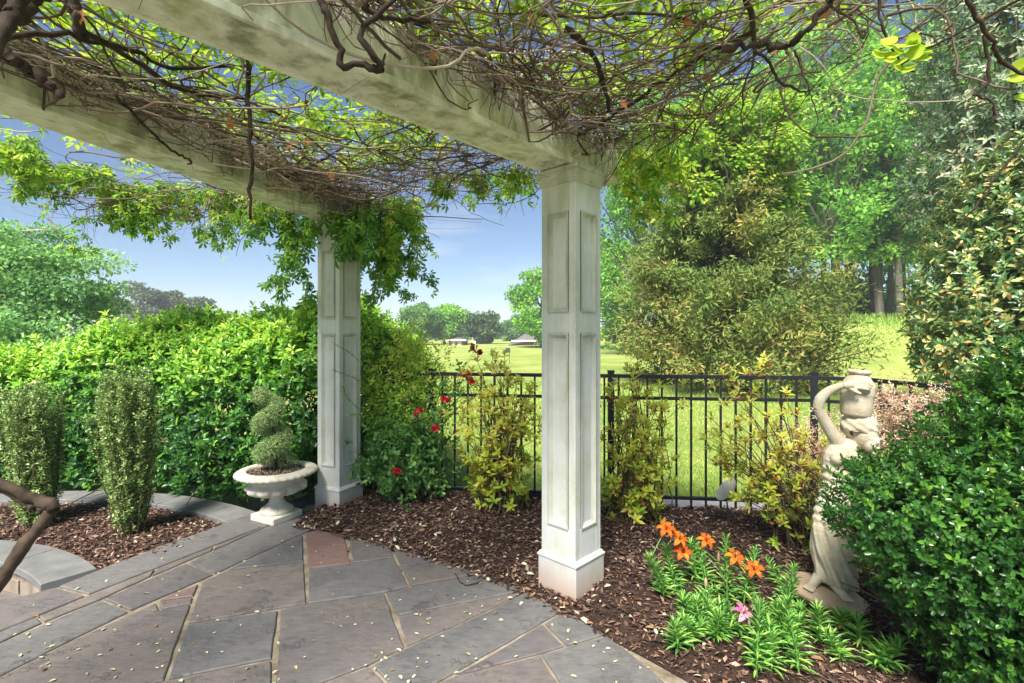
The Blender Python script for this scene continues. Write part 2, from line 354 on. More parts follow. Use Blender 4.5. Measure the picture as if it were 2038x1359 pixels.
c2 = ramp(nt, [(.3, (.75, .75, .75)), (.7, (1.2, 1.2, 1.2))]); nt.links.new(n2.outputs[0], c2.inputs[0])
mm = N(nt, 'ShaderNodeMixRGB', blend_type='MULTIPLY'); mm.inputs[0].default_value = 1; nt.links.new(c1.outputs[0], mm.inputs[1]); nt.links.new(c2.outputs[0], mm.inputs[2])
nt.links.new(mm.outputs[0], b.inputs['Base Color']); b.inputs['Roughness'].default_value = .9; b.inputs['Specular IOR Level'].default_value = .1
bump(nt, b, n3.outputs[0], .8, .03)
lawn = mk('lawn', V, np.stack([i, i + 1, i + nx + 1, i + nx], 1), M_lawn, smooth=True, kind='structure')

# ------------------------------------------------------------------ patio
def A(x, y): return (x / 2.723, 860 + y / 2.723)
def B(x, y): return (640 + x / 2.723, 860 + y / 2.723)
def inset(poly, d):
    P = np.asarray(poly, float); n = len(P)
    area = 0.5 * np.sum(P[:, 0] * np.roll(P[:, 1], -1) - np.roll(P[:, 0], -1) * P[:, 1])
    if area < 0: P = P[::-1]
    outp = []
    for k in range(n):
        p0, p1, p2 = P[k - 1], P[k], P[(k + 1) % n]
        d1 = (p1 - p0) / np.linalg.norm(p1 - p0); d2 = (p2 - p1) / np.linalg.norm(p2 - p1)
        n1 = np.array([-d1[1], d1[0]]); n2 = np.array([-d2[1], d2[0]])
        bis = n1 + n2; q = np.dot(bis, n1)
        outp.append(p1 + bis * min(d / max(q, .3), d * 2.0))
    return np.array(outp)
def densify(P, step, jit):
    o = []
    for k in range(len(P)):
        a, b2 = P[k], P[(k + 1) % len(P)]; m = max(1, int(np.linalg.norm(b2 - a) / step))
        for q in range(m):
            p = a + (b2 - a) * q / m
            if q: p = p + rng.normal(size=2) * jit
            o.append(p)
    return np.array(o)
def slab(name, poly, z, mat, parent, gap=.007, thick=.035, round_=.005, jit=.0016):
    P = densify(inset(poly, gap), .07, jit); n = len(P)
    Pin = inset(P, round_)
    c = P.mean(0)
    V = [(*p, z - thick) for p in P] + [(*p, z - round_) for p in P] + [(*p, z) for p in Pin]
    F = [tuple(range(2 * n, 3 * n))]
    for k in range(n):
        j = (k + 1) % n
        F += [(k, j, n + j, n + k), (n + k, n + j, 2 * n + j, 2 * n + k)]
    return mk(name, V, F, mat, parent)
def g2(pts): return [gr(*p)[:2] for p in pts]
patio_outline = [pol(RP + .02, a)[:2] for a in np.linspace(-30, 68, 50)] + [gr(*A(1690, 430))[:2]] + [gr(*A(1370, 440))[:2], gr(*A(620, 705))[:2], gr(*A(330, 830))[:2], gr(*A(0, 920))[:2], (-3.6, 1.2), (-5.2, -2.2), (-5.2, -4.5), (1, -4.5)]
n = len(patio_outline)
V = [(*p, -.007) for p in patio_outline] + [(*p, -.30) for p in patio_outline]
patio = mk('patio', V, [tuple(range(n))[::-1] if False else tuple(range(n))] + [(k, (k + 1) % n, n + (k + 1) % n, n + k) for k in range(n)], M_mortar, kind='structure')
STONES = [
 # border by the planter
 (M_stone, [A(1015, 708), A(1165, 769), A(1640, 552), A(1805, 476), A(1690, 432), A(1640, 436), A(1440, 514)]),
 (M_stone, [A(553, 905), A(708, 969), A(1162, 771), A(1012, 711)]),
 (M_stone, [A(550, 907), A(704, 972), A(305, 1168), A(-30, 1340), A(-500, 1600), A(-700, 1480), A(0, 1142)]),
 (M_stone, [A(1412, 516), A(1160, 620), A(1152, 642), A(1444, 513)]),
 (M_stone, [A(1160, 620), A(845, 742), A(818, 782), A(1150, 642)]),
 (M_stone, [A(845, 742), A(480, 884), A(200, 1000), A(235, 1032), A(552, 904), A(818, 782)]),
 (M_stone, [A(200, 1000), A(50, 1060), A(-700, 1390), A(-700, 1480), A(0, 1142), A(235, 1032)]),
 (M_stone, [A(1372, 438), A(1620, 430), A(1690, 430), A(1640, 436), A(1440, 514), A(1415, 516), A(480, 881), A(310, 838), A(640, 704)]),
 (M_stone, [A(302, 842), A(468, 886), A(50, 1060), A(-700, 1390), A(-700, 1220), A(0, 922)]),
 # field
 (M_red, [A(1650, 553), A(1812, 476), A(1848, 488), A(1908, 712), A(1670, 742)]),
 (M_stone, [A(1230, 748), A(1642, 556), A(1650, 701)]),
 (M_stone, [A(1090, 815), A(1228, 750), A(1652, 703), A(1664, 930), A(1014, 1038)]),
 (M_red, [A(856, 917), A(1080, 822), A(1052, 890)]),
 (M_stone, [A(856, 919), A(1052, 892), A(1042, 928), A(870, 962)]),
 (M_stone, [A(308, 1170), A(850, 922), A(870, 964), A(1040, 930), A(895, 1345), A(700, 1400), A(430, 1660), A(-480, 1640), A(-30, 1342)]),
 (M_stone, [A(1012, 1042), A(1512, 964), A(1478, 1230), A(902, 1345)]),
 (M_stone, [A(896, 1347), A(1478, 1234), A(1472, 1660), A(440, 1660), A(700, 1402)]),
 (M_stone, [B(104, 482), B(190, 515), B(345, 553), B(145, 574)]),
 (M_stone, [B(145, 576), B(348, 556), B(398, 680), B(166, 708)]),
 (M_stone, [B(348, 553), B(440, 605), B(580, 648), B(700, 688), B(428, 729)]),
 (M_stone, [B(430, 731), B(702, 690), B(800, 725), B(880, 766), B(480, 836)]),
 (M_stone, [B(-74, 738), B(398, 682), B(478, 836), B(344, 870), B(-76, 931)]),
 (M_stone, [B(346, 872), B(480, 838), B(880, 768), B(1000, 815), B(1095, 862), B(412, 996)]),
 (M_stone, [B(412, 998), B(1100, 864), B(900, 968), B(456, 1166)]),
 (M_stone, [A(1514, 964), A(1664, 932), B(344, 873), B(454, 1168), B(262, 1262), B(0, 1362), A(1478, 1490)]),
 (M_stone, [B(268, 1264), B(456, 1169), B(900, 970), B(1104, 864), B(1200, 910), B(1312, 968), B(1200, 1032), B(716, 1312), B(480, 1440), B(430, 1440)]),
 (M_stone, [A(1478, 1494), B(0, 1364), B(262, 1266), B(425, 1440), B(600, 1660), A(1474, 1660)]),
 (M_stone, [B(1196, 1037), B(1322, 1162), B(1184, 1203), B(735, 1312)]),
 (M_stone, [B(1202, 1034), B(1314, 972), B(1430, 1030), B(1545, 1098), B(1326, 1160)]),
 (M_stone, [B(1188, 1207), B(1324, 1165), B(1548, 1102), B(1700, 1215), B(1850, 1340), B(1950, 1450), B(2060, 1660), B(1480, 1660)]),
 (M_stone, [B(716, 1320), B(1186, 1208), B(1478, 1660), B(606, 1660), B(432, 1444), B(484, 1442)]),
]
for m, poly in STONES:
    slab('flagstone', g2(poly), .003 + rng.random() * .003, m, patio)
# the paving goes on behind the photographer
xs = [-2.65, -1.75, -.95, -.2, .55, 1.15]
yr = [1.63, .85, .1, -.8, -1.7]
for r_ in range(4):
    for c_ in range(5):
        def jj(x, y, a, b2): return (x + .16 * math.sin(a * 3.1 + b2 * 5.7), y + (0 if b2 == 0 else .12 * math.sin(a * 2.3 + b2)))
        q = [jj(xs[c_], yr[r_], c_, r_), jj(xs[c_ + 1], yr[r_], c_ + 1, r_), jj(xs[c_ + 1], yr[r_ + 1], c_ + 1, r_ + 1), jj(xs[c_], yr[r_ + 1], c_, r_ + 1)]
        slab('flagstone', q, .004, M_stone, patio)

# ------------------------------------------------------------------ curved planter on the left
def arc_slab(name, c, r0, r1, a0, a1, z0, z1, mat, parent, n=8, gap=.003):
    """a0<a1 degrees"""
    da = math.degrees(gap / r0)
    aa = np.linspace(a0 + da, a1 - da, n)
    V = []
    for z, dr in ((z0, 0), (z1 - .005, 0), (z1, .005)):
        for a in aa: V.append(pol(r0 + dr, a, z, c))
        for a in aa[::-1]: V.append(pol(r1 - dr, a, z, c))
    m = 2 * n
    F = [tuple(range(2 * m, 3 * m))[::-1]]
    for s in (0, m):
        for k in range(m):
            j = (k + 1) % m; F.append((s + k, s + j, s + m + j, s + m + k))
    o = mk(name, V, F, mat, parent)
    bm = bmesh.new(); bm.from_mesh(o.data); bmesh.ops.recalc_face_normals(bm, faces=bm.faces); bm.to_mesh(o.data); bm.free()
    return o
M_wallst = noisemat('wall_stone', [(.3, (.16, .13, .10)), (.6, (.30, .25, .20)), (.8, (.36, .33, .29))], 6, .85, .2, .4, .01, 30)
pw = empty('planter_wall', (0, 0, 0), 'low curved stone wall with pale grey coping nearest the camera on the left', 'wall')
ang = [50.5, 68, 86, 103, 121, 140]
for a0, a1 in zip(ang[:-1], ang[1:]):
    arc_slab('coping_stone', C2, 1.91, 2.17, a0 + (1.6 if a0 < 51 else 0), a1, -.045, -.001, M_coping, pw)
k = 0
for zz in (-.30, -.20, -.11):
    a = 48.0 + k * 2.3
    while a < 135:
        da = 4 + 4 * rng.random(); arc_slab('stone_block', C2, 1.94 + .01 * rng.random(), 2.12, a, a + da, zz, zz + (.062 if zz > -.15 else .088), M_wallst, pw, n=3, gap=.004); a += da
    k += 1
pw2 = empty('planter_kerb', (0, 0, 0), 'curved pale stone edging along the foot of the hedge', 'kerb')
ang = [54.6, 61.5, 73, 84, 95, 106, 118, 131]
for a0, a1 in zip(ang[:-1], ang[1:]):
    arc_slab('coping_stone', C2, 3.0, 3.25, a0, a1, -.12, .004, M_coping, pw2, n=7)
slab('coping_stone', g2([(556, 1004), (598, 988), (612, 1000), (574, 1016)]), .002, M_coping, pw2)
slab('coping_stone', g2([(598, 988), (640, 972), (645, 992), (612, 1000)]), .002, M_coping, pw2)
# lower walk inside the curve
th = np.linspace(0, 2 * np.pi, 49)[:-1]
lower = mk('lower_path', [pol(1.96, math.degrees(t), -.20, C2) for t in th], [tuple(range(48))], M_stone, kind='structure')
# beds
def bedgrid(fn, nu, nv):
    V = np.array([fn(u, v) for u in np.linspace(0, 1, nu) for v in np.linspace(0, 1, nv)])
    i = (np.arange(nu - 1)[:, None] * nv + np.arange(nv - 1)[None]).ravel()
    return V, np.stack([i, i + 1, i + nv + 1, i + nv], 1)
def hill(x, y, s=1.0): return mnoise.noise(Vector((x * 3 * s, y * 3 * s, 1.7)))
def bedL(u, v):
    p = pol(2.16 + (3.01 - 2.16) * v, 50 + 88 * u, 0, C2); p[2] = -.035 + .02 * hill(p[0], p[1]) + .03 * math.sin(v * math.pi); return p
V, F = bedgrid(bedL, 60, 12)
mulchL = mk('mulch_bed', V, F, M_soil, kind='structure', smooth=True)
def fence_hit(deg):
    d = np.array([math.cos(R(deg)), math.sin(R(deg))]); best = 9.5
    for a, b2 in zip(FENCE[:-1], FENCE[1:]):
        e = b2 - a; den = d[0] * e[1] - d[1] * e[0]
        if abs(den) < 1e-6: continue
        ac = a - C; t = (ac[0] * e[1] - ac[1] * e[0]) / den; s = (ac[0] * d[1] - ac[1] * d[0]) / den
        if 0 <= s <= 1 and t > 0: best = min(best, t)
    return best
FH = {}
def bedR(u, v):
    deg = 69.5 - 50 * u; key = round(deg, 2)
    if key not in FH: FH[key] = min(fence_hit(deg), 8.6) + .06
    r0 = RP - .03; r = r0 + (FH[key] - r0) * v; p = pol(r, deg)
    p[2] = .012 * smst(v, 0, .08) + .055 * smst(v, .03, .4) * (1 - .6 * smst(p[0], .3, 1.6)) + .022 * hill(p[0], p[1]) * smst(v, .02, .15) - .03 * smst(v, .8, 1) * smst(p[0], .2, 1.4)
    return p
V, F = bedgrid(bedR, 90, 40)
mulchR = mk('mulch_bed', V, F, M_soil, kind='structure', smooth=True)
def chips(fn, n, weight):
    u, v = rng.random(n), weight(rng.random(n)); P = np.array([fn(a, b2) for a, b2 in zip(u, v)])
    D = rvec(n); D[:, 2] *= .25; Nn = np.array([0, 0, 1.]) + rng.normal(size=(n, 3)) * .38
    P[:, 2] += .004 + .012 * rng.random(n)
    Ln = .012 + .042 * rng.random(n) ** 1.8; Wn = Ln * (.16 + .34 * rng.random(n))
    return leaves(P, D, Nn, Ln, Wn, LEAF2)
V, F, r_ = join(chips(bedL, 15000, lambda v: v), chips(bedR, 48000, lambda v: v ** .9))
tag(mk('bark_mulch', V, F, M_chip, rnd=r_), 'dark brown shredded bark mulch covering the planting beds', 'mulch', kind='stuff')
# kerb strip beyond the fence
off = []
for k in range(len(FENCE)):
    t = FENCE[min(k + 1, len(FENCE) - 1)] - FENCE[max(k - 1, 0)]; t = t / np.linalg.norm(t); off.append(np.array([-t[1], t[0]]))
off = np.array(off); ka, kb = FENCE + off * .05, FENCE + off * .42
V = [(*p, -.03) for p in ka] + [(*p, -.045) for p in kb] + [(*p, -.35) for p in ka] + [(*p, -.35) for p in kb]
n = len(FENCE); F = []
for k in range(n - 1):
    F += [(k, k + 1, n + k + 1, n + k), (n + k, n + k + 1, 3 * n + k + 1, 3 * n + k), (k + 1, k, 2 * n + k, 2 * n + k + 1)]
M_conc = noisemat('concrete_strip', [(.3, (.24, .235, .25)), (.7, (.34, .33, .345))], 4, .85, .2, .2, .004, 60)
mk('kerb', V, F, M_conc, kind='structure')

# ------------------------------------------------------------------ pergola
perg = empty('pergola', (0, 0, 0), 'white painted pergola with two panelled square columns and mossy beams overhead', 'pergola')
def column(cx, cy, deg):
    M = Matrix.Translation((cx, cy, 0)) @ Matrix.Rotation(R(deg), 4, 'Z')
    col = bpy.data.objects.new('column', None); COL.objects.link(col); col.parent = perg
    col.matrix_local = M
    h = .120; rec = .013
    boxo('shaft', -h + rec, h - rec, -h + rec, h - rec, .15, 2.31, M_col, col)
    for f in range(4):
        Mf = Matrix.Rotation(f * math.pi / 2, 4, 'Z')
        st = .046
        # stiles and rails stand proud of the panels
        for s in (-1, 1):
            x0, x1 = (-h, -h + st) if s < 0 else (h - st, h)
            if s > 0: x1 = h - rec - .0006
            boxo('stile', x0, x1, -h, -h + rec, .195, 2.29, M_col, col, .0015, Mf)
        for z0, z1 in ((.195, .375), (1.455, 1.572), (2.128, 2.29)):
            boxo('rail', -h + st + .0006, h - st - .0006, -h + .0005, -h + rec, z0, z1, M_col, col, .0012, Mf)
        for z0, z1 in ((.375, 1.455), (1.572, 2.128)):
            # mitred panel moulding
            a = h - st; V = []; F = []
            prof = [(0, -h - .006), (.010, -h - .007), (.015, -h + .001), (.026, -h + rec - .002), (.026, -h + rec + .002)]
            for (ins, y) in prof:
                for x, z in ((-a + ins, z0 + ins), (a - ins, z0 + ins), (a - ins, z1 - ins), (-a + ins, z1 - ins)): V.append(Mf @ Vector((x, y, z)))
            for k in range(len(prof) - 1):
                for e in range(4):
                    g = (e + 1) % 4; F.append((k * 4 + e, k * 4 + g, k * 4 + 4 + g, k * 4 + 4 + e))
            for e in range(4):
                pass
            mk('panel_moulding', [tuple(v) for v in V], F, M_cap, col)
    hp = .134
    boxo('plinth', -hp, hp, -hp, hp, -.12, .188, M_plinth, col, .003)
    def ringmould(name, prof, mat):
        V, F = [], []
        for hw, z in prof:
            for x, y in ((-1, -1), (1, -1), (1, 1), (-1, 1)): V.append((x * hw, y * hw, z))
        for k in range(len(prof) - 1):
            for e in range(4):
                g = (e + 1) % 4; F.append((k * 4 + e, k * 4 + g, k * 4 + 4 + g, k * 4 + 4 + e))
        F.append((3, 2, 1, 0)); m = len(prof) * 4; F.append((m - 4, m - 3, m - 2, m - 1))
        mk(name, V, F, mat, col)
    ringmould('plinth_moulding', [(.133, .186), (.1385, .188), (.1395, .194), (.1375, .199), (.131, .203), (.130, .209), (.125, .214), (.1195, .216)], M_col)
    ringmould('capital', [(.1195, 2.282), (.127, 2.284), (.128, 2.296), (.132, 2.300), (.134, 2.312), (.141, 2.330), (.146, 2.340), (.1465, 2.348), (.153, 2.350), (.1545, 2.368), (.150, 2.370)], M_cap)
    return col
column(.34, 2.89, 46 )
column(-1.44, 4.19, 64)
ZB0, ZB1 = 2.371, 2.60
def beam(px, py, deg, l0, l1):
    """runs through column centre, from l0 behind (towards the house) to l1 in front"""
    M = Matrix.Translation((px, py, 0)) @ Matrix.Rotation(R(deg), 4, 'Z')
    bmo = bpy.data.objects.new('beam', None); COL.objects.link(bmo); bmo.parent = perg; bmo.matrix_local = M
    hw = .098
    splits = [l0, l0 + (l1 - l0) * .32, l0 + (l1 - l0) * .62, l1]
    for a, b2 in zip(splits[:-1], splits[1:]):
        boxo('board', a, b2 - .003, -hw, hw, ZB0 + .006, ZB1, M_beam, bmo, .002)
    for s in (-1, 1):
        y0, y1 = (hw - .002, hw + .016) if s > 0 else (-hw - .016, -hw + .002)
        boxo('edge_strip', l0, l1, min(y0, y1), max(y0, y1), ZB0 + .001, ZB0 + .034, M_lip, bmo, .003)
    return bmo
beam(.34, 2.89, 48, -4.2, .36)
beam(-1.44, 4.19, 74.5, -4.2, .36)
b3 = pol(6.0, 29)

# ------------------------------------------------------------------ fence
fence = empty('iron_fence', (0, 0, 0), 'black metal picket fence with flat top rail behind the flower bed', 'fence')
seglen = np.linalg.norm(np.diff(FENCE, axis=0), axis=1); cum = np.concatenate([[0], np.cumsum(seglen)])
def fpt(s):
    k = min(np.searchsorted(cum, s, side='right') - 1, len(seglen) - 1); k = max(k, 0); f = (s - cum[k]) / seglen[k]
    return FENCE[k] + (FENCE[k + 1] - FENCE[k]) * f, math.atan2(*(FENCE[k + 1] - FENCE[k])[::-1])
FT = 1.115
for k in range(len(FENCE) - 1):
    a, b2 = FENCE[k], FENCE[k + 1]; an = math.atan2(*(b2 - a)[::-1]); M = Matrix.Translation((a[0], a[1], 0)) @ Matrix.Rotation(an, 4, 'Z')
    for nm, z, hh, d in (('top_rail', FT - .03, .03, .017), ('rail', .905, .026, .015), ('bottom_rail', .085, .026, .015)):
        boxo(nm, 0, seglen[k], -d, d, z, z + hh, M_iron, fence, .002, M)
s = .05; bm = bmesh.new(); box(bm, -.008, .008, -.008, .008, -.06, FT - .03); pk = bpy.data.meshes.new('picket'); bm.to_mesh(pk); bm.free(); pk.materials.append(M_iron)
bm = bmesh.new(); box(bm, -.026, .026, -.026, .026, -.12, FT + .02); box(bm, -.03, .03, -.03, .03, FT + .0201, FT + .032); pm = bpy.data.meshes.new('post'); bm.to_mesh(pm); bm.free(); pm.materials.append(M_iron)
while s < cum[-1]:
    p, an = fpt(s); o = bpy.data.objects.new('picket', pk); COL.objects.link(o); o.parent = fence; o.location = (p[0], p[1], 0); o.rotation_euler = (0, 0, an); s += .1175
for px in (-2.55, -.70, .83, 2.43):
    # posts at these x positions along the straight run
    k = np.argmin([abs(fpt(q)[0][0] - px) for q in np.linspace(0, cum[5], 300)]); p, an = fpt(np.linspace(0, cum[5], 300)[k])
    o = bpy.data.objects.new('post', pm); COL.objects.link(o); o.parent = fence; o.location = (p[0], p[1], 0); o.rotation_euler = (0, 0, an)

exec_plants = True

# ------------------------------------------------------------------ trees and far setting
def tree(name, label, cat, base, crown_c, crown_r, ncl, nleaf, leafL, mat, trunk_r, group=None, cl_r=.28, limbs=14, lean=(0, 0), shell=.45, flat=.75, bark=None, trunk_top=.75, hang=0.0, low_cut=None):
    root = empty(name, base, label, cat, group)
    cc = np.array(crown_c, float); rr = np.array(crown_r, float)
    u = rvec(ncl) * (shell + (1 - shell) * rng.random((ncl, 1)) ** .6)
    cen = cc + u * rr * (1 - .35 * cl_r)
    if low_cut is not None: cen[:, 2] = np.maximum(cen[:, 2], low_cut)
    cs = cl_r * rr.mean() * (.55 + .8 * rng.random(ncl))
    # trunk and limbs
    top = cc + np.array([lean[0], lean[1], rr[2] * (trunk_top * 2 - 1)])
    tp = smoothpath([np.zeros(3), top * np.array([.35, .35, .35]), top * np.array([.7, .6, .7]), top], 9, trunk_r * .25); tp[0] = 0
    V, F = tubes(tp[None], (trunk_r * np.linspace(1.15, .22, 9))[None], 8)
    mk('trunk', V, F, bark or M_trunk, root, smooth=True)
    nl = min(limbs, ncl)
    if nl:
        LP, LR = [], []
        for k in range(nl):
            e = cen[k]; t = np.clip((e[2] - .25 * rr[2]) / max(top[2], .1) * .85, .25, .92)
            s0 = tp[int(t * 8)]
            mid = (s0 + e) / 2 + np.array([0, 0, -.06 * np.linalg.norm(e - s0)])
            LP.append(smoothpath([s0, mid, e], 6, trunk_r * .18)); LR.append(trunk_r * np.linspace(.4, .07, 6))
        V, F = tubes(np.array(LP), np.array(LR), 5); mk('limbs', V, F, bark or M_trunk, root, smooth=True)
    ci = rng.integers(0, ncl, nleaf)
    q = rvec(nleaf) * rng.random((nleaf, 1)) ** .45
    P = cen[ci] + q * cs[ci][:, None] * np.array([1.15, 1.15, flat])
    D = unit(q + rvec(nleaf) * .9 + np.array([0, 0, -hang])); Nn = np.array([0, 0, 1.0]) + rvec(nleaf) * .8
    Ln = leafL * (.6 + .8 * rng.random(nleaf))
    tone = rng.random(ncl)[ci] * .35
    r_ = np.clip(tone + rng.random(nleaf) * .65, 0, 1)
    V, F, r_ = leaves(P, D, Nn, Ln, Ln * .62, LEAF2, r_)
    mk('crown', V, F, mat, root, rnd=r_, kind='stuff')
    return root
def gz(x, y): return float(ground_z(np.array(x), np.array(y)))
def tpos(px, Y):
    x = (px - CX) / FPX * Y; return (x, Y, gz(x, Y) - .05)
def zt(py, Y): return EYE - (py - HY) / FPX * Y

# left, near the hedge
b_ = tpos(40, 15); tree('leafy_tree', 'soft bright green leafy tree rising above the left end of the hedge', 'tree', b_, (0, 0, 2.6), (2.6, 2.2, 2.5), 85, 34000, .12, M_left, .14, cl_r=.30, hang=.3, flat=.42, shell=.25)
b_ = tpos(-60, 13); tree('leafy_tree', 'low spreading pale green tree at the far left edge', 'tree', b_, (0, 0, 1.2), (3.2, 2.0, 1.3), 60, 14000, .12, M_left, .12, cl_r=.27, hang=.3, flat=.5)
# distant pines
for px, top, wd, lab in ((215, 575, 3.3, 'leftmost of the grey-green distant pines above the hedge'), (278, 560, 4.8, 'tallest broad grey-green distant pine above the hedge'), (342, 572, 3.6, 'distant pine on the right side of the grey-green pine clump'), (405, 587, 2.6, 'small lone distant pine right of the pine clump')):
    Y = 92 + rng.random() * 8; b_ = tpos(px, Y); h = zt(top, Y) - b_[2]
    tree('pine_tree', lab, 'tree', b_, (0, 0, h * .62), (wd, wd, h * .38), 34, 7000, .55, M_pine, .28, 'distant pines', cl_r=.34, flat=.5, trunk_top=.9)
# far trees in the middle
b_ = tpos(835, 78); tree('far_tree', 'green round-headed distant tree left of the flagstick', 'tree', b_, (0, 0, 3.6), (3.0, 3, 3.0), 45, 9000, .42, M_wood2, .25, cl_r=.3)
b_ = tpos(885, 82); tree('far_tree', 'tallest green distant tree beside the brick house', 'tree', b_, (0, 0, 3.9), (4.0, 3.5, 3.3), 50, 11000, .42, M_wood1, .25, cl_r=.3)
b_ = tpos(962, 80); tree('far_tree', 'dark rounded distant evergreen behind the flagstick', 'tree', b_, (0, 0, 2.6), (3.3, 3, 2.9), 45, 10000, .38, M_darkt, .25, cl_r=.3)
b_ = tpos(1020, 110); tree('far_tree', 'hazy small distant tree between dark evergreen and gabled house', 'tree', b_, (0, 0, 2.6), (3.4, 3, 3.0), 30, 6000, .5, M_wood2, .25, cl_r=.3)
b_ = tpos(1078, 55); tree('far_tree', 'tall green distant tree directly left of the front column', 'tree', b_, (0, 0, 4.8), (3.6, 3.4, 4.2), 60, 13000, .32, M_wood1, .25, cl_r=.28)
b_ = tpos(1225, 48); tree('far_tree', 'green distant tree between the front column and the cedar', 'tree', b_, (0, 0, 5.5), (2.7, 3.0, 5.4), 60, 13000, .3, M_wood1, .25, cl_r=.28)
# wood on the bank
WOOD = [(1270, 31, 11.5, (3.6, 3.4, 7.5), 'leftmost tall tree of the wood, rising behind the cedar'),
        (1420, 34, 12.5, (4.2, 3.6, 8.5), 'tall tree of the wood directly behind the cedar top'),
        (1560, 30, 11.0, (3.8, 3.4, 8.0), 'tall tree of the wood right behind the cedar shoulder'),
        (1668, 27, 10.5, (3.0, 3.0, 8.2), 'forked grey-trunked tall tree right of the cedar'),
        (1752, 29, 10.0, (3.4, 3.2, 8.4), 'tall tree with dark trunk at the middle of the bank'),
        (1800, 36, 12.0, (4.2, 3.6, 9.0), 'tall tree standing deepest in the wood'),
        (1880, 28, 11.0, (3.4, 3.2, 8.6), 'tall tree half hidden by the large evergreen'),
        (2010, 27, 11.0, (3.6, 3.2, 8.6), 'rightmost tall tree of the wood at picture edge')]
for px, Y, ch, cr_, lab in WOOD:
    b_ = tpos(px, Y)
    tree('woodland_tree', lab, 'tree', b_, (0, 0, ch), cr_, 95, 11500, .25, M_wood1 if px not in (1420, 1800) else M_wood2, .22, 'trees of the wood on the grassy bank', cl_r=.165, limbs=40, shell=.25, lean=(rng.normal() * 1.0, 0), trunk_top=.85)
for px, Y, lab in ((1640, 31, 'slim dark trunk just right of the cedar'), (1692, 33, 'slim dark trunk second right of the cedar'), (1772, 31, 'slim dark trunk right of the middle bank tree'), (1788, 27.5, 'slim leaning dark trunk nearest the bank edge'), (1735, 35, 'slim dark trunk left of the middle bank tree'), (1838, 33, 'slim dark trunk beside the magnolia'), (1600, 36, 'slim dark trunk hidden behind the cedar flank')):
    b_ = tpos(px, Y); tree('woodland_tree', lab, 'tree', b_, (0, 0, 7.5), (2.4, 2.4, 3.6), 40, 6000, .26, M_wood2, .2, 'slim trunks of the wood', cl_r=.26, limbs=10)
# understorey mass at the back of the wood
n = 26000; x = rng.uniform(9, 46, n); y = 44 + rng.random(n) * 6 - .1 * x; z = ground_z(x, y) + (rng.random(n) ** 1.3) * (3.4 + 1.6 * np.sin(x * .9) + 1.2 * np.sin(x * 2.3)) * smst(x, 9, 14)
P = np.stack([x, y, z], 1); V, F, r_ = leaves(P, rvec(n), rvec(n) + np.array([0, 0, .6]), .42 + .3 * rng.random(n), .28 + .1 * rng.random(n))
tag(mk('far_thicket', V, F, M_wood2, rnd=r_), 'shadowy green thicket behind the trunks of the wood', 'thicket', kind='stuff')
n = 26000; x = rng.uniform(-95, 45, n); y = 150 + rng.random(n) * 12; z = -.3 + rng.random(n) ** 1.2 * (3.2 + 1.5 * np.sin(x * .22) + 1.0 * np.sin(x * .61 + 1))
P = np.stack([x, y, z], 1); V, F, r_ = leaves(P, rvec(n), rvec(n) + np.array([0, 0, .6]), .9 + .5 * rng.random(n), .7 + .2 * rng.random(n))
tag(mk('far_woodland', V, F, M_wood2, rnd=r_), 'low distant line of trees along the horizon', 'woodland', kind='stuff')

# cedar
def cedar(base, H, Rm):
    root = empty('cedar_tree', base, 'broad olive-brown cedar beyond the fence with bright creeper on its top', 'tree')
    tp = smoothpath([(0, 0, 0), (.1, 0, H * .4), (-.1, 0, H * .7), (0, 0, H * .97)], 9); V, F = tubes(tp[None], np.linspace(.26, .03, 9)[None], 8); mk('trunk', V, F, M_trunk, root, smooth=True)
    nb = 420; t = rng.random(nb) ** .85; az = rng.random(nb) * 6.283
    prof = Rm * (np.clip(1 - t, 0, 1) ** .62) * (.70 + .4 * rng.random(nb)) * (.86 + .14 * np.clip(t * 6, 0, 1))
    z0 = .1 + t * (H - .3); e = np.stack([np.cos(az) * prof, np.sin(az) * prof, z0 + .06 * prof + rng.normal(size=nb) * .25], 1)
    s = np.stack([np.zeros(nb), np.zeros(nb), z0], 1)
    q = np.linspace(0, 1, 7); BP = s[:, None] + (e - s)[:, None] * q[None, :, None]; BP[:, :, 2] -= (.35 * np.sin(q * np.pi))[None] * prof[:, None] * .3
    V, F = tubes(BP, (.035 * (1 - t))[:, None] * np.linspace(1, .2, 7)[None] + .006, 4); mk('limbs', V, F, M_trunk, root)
    n = 150000; bi = rng.integers(0, nb, n); kc = 5; fc = .34 + .68 * rng.random((nb, kc)) ** .65; f = fc[bi, rng.integers(0, kc, n)] + rng.normal(size=n) * .045; pos = s[bi] + (e - s)[bi] * f[:, None]
    pos[:, 2] -= .1 * np.sin(np.clip(f, 0, 1) * np.pi) * prof[bi]
    off = rng.normal(size=(n, 3)) * (.115 * np.clip(prof[bi], .8, 3) * (1.1 - .45 * f))[:, None] * np.array([1, 1, .75]); pos += off
    bd = unit(e - s)[bi]; D = unit(bd * .6 + rvec(n) * 1.1 + np.array([0, 0, .15])); Ln = .08 + .12 * rng.random(n)
    tone = rng.random(nb)[bi]
    r_ = np.clip(.15 + .45 * rng.random(n) + .45 * (tone - .35), 0, 1)
    V, F, r_ = leaves(pos, D, rvec(n), Ln, Ln * .30, LEAF2, r_); mk('crown', V, F, M_cedar, root, rnd=r_, kind='stuff')
    return root
Yc = 14.5; cb = tpos(1440, Yc); cedar((cb[0], Yc, cb[2]), 8.0, 3.55)
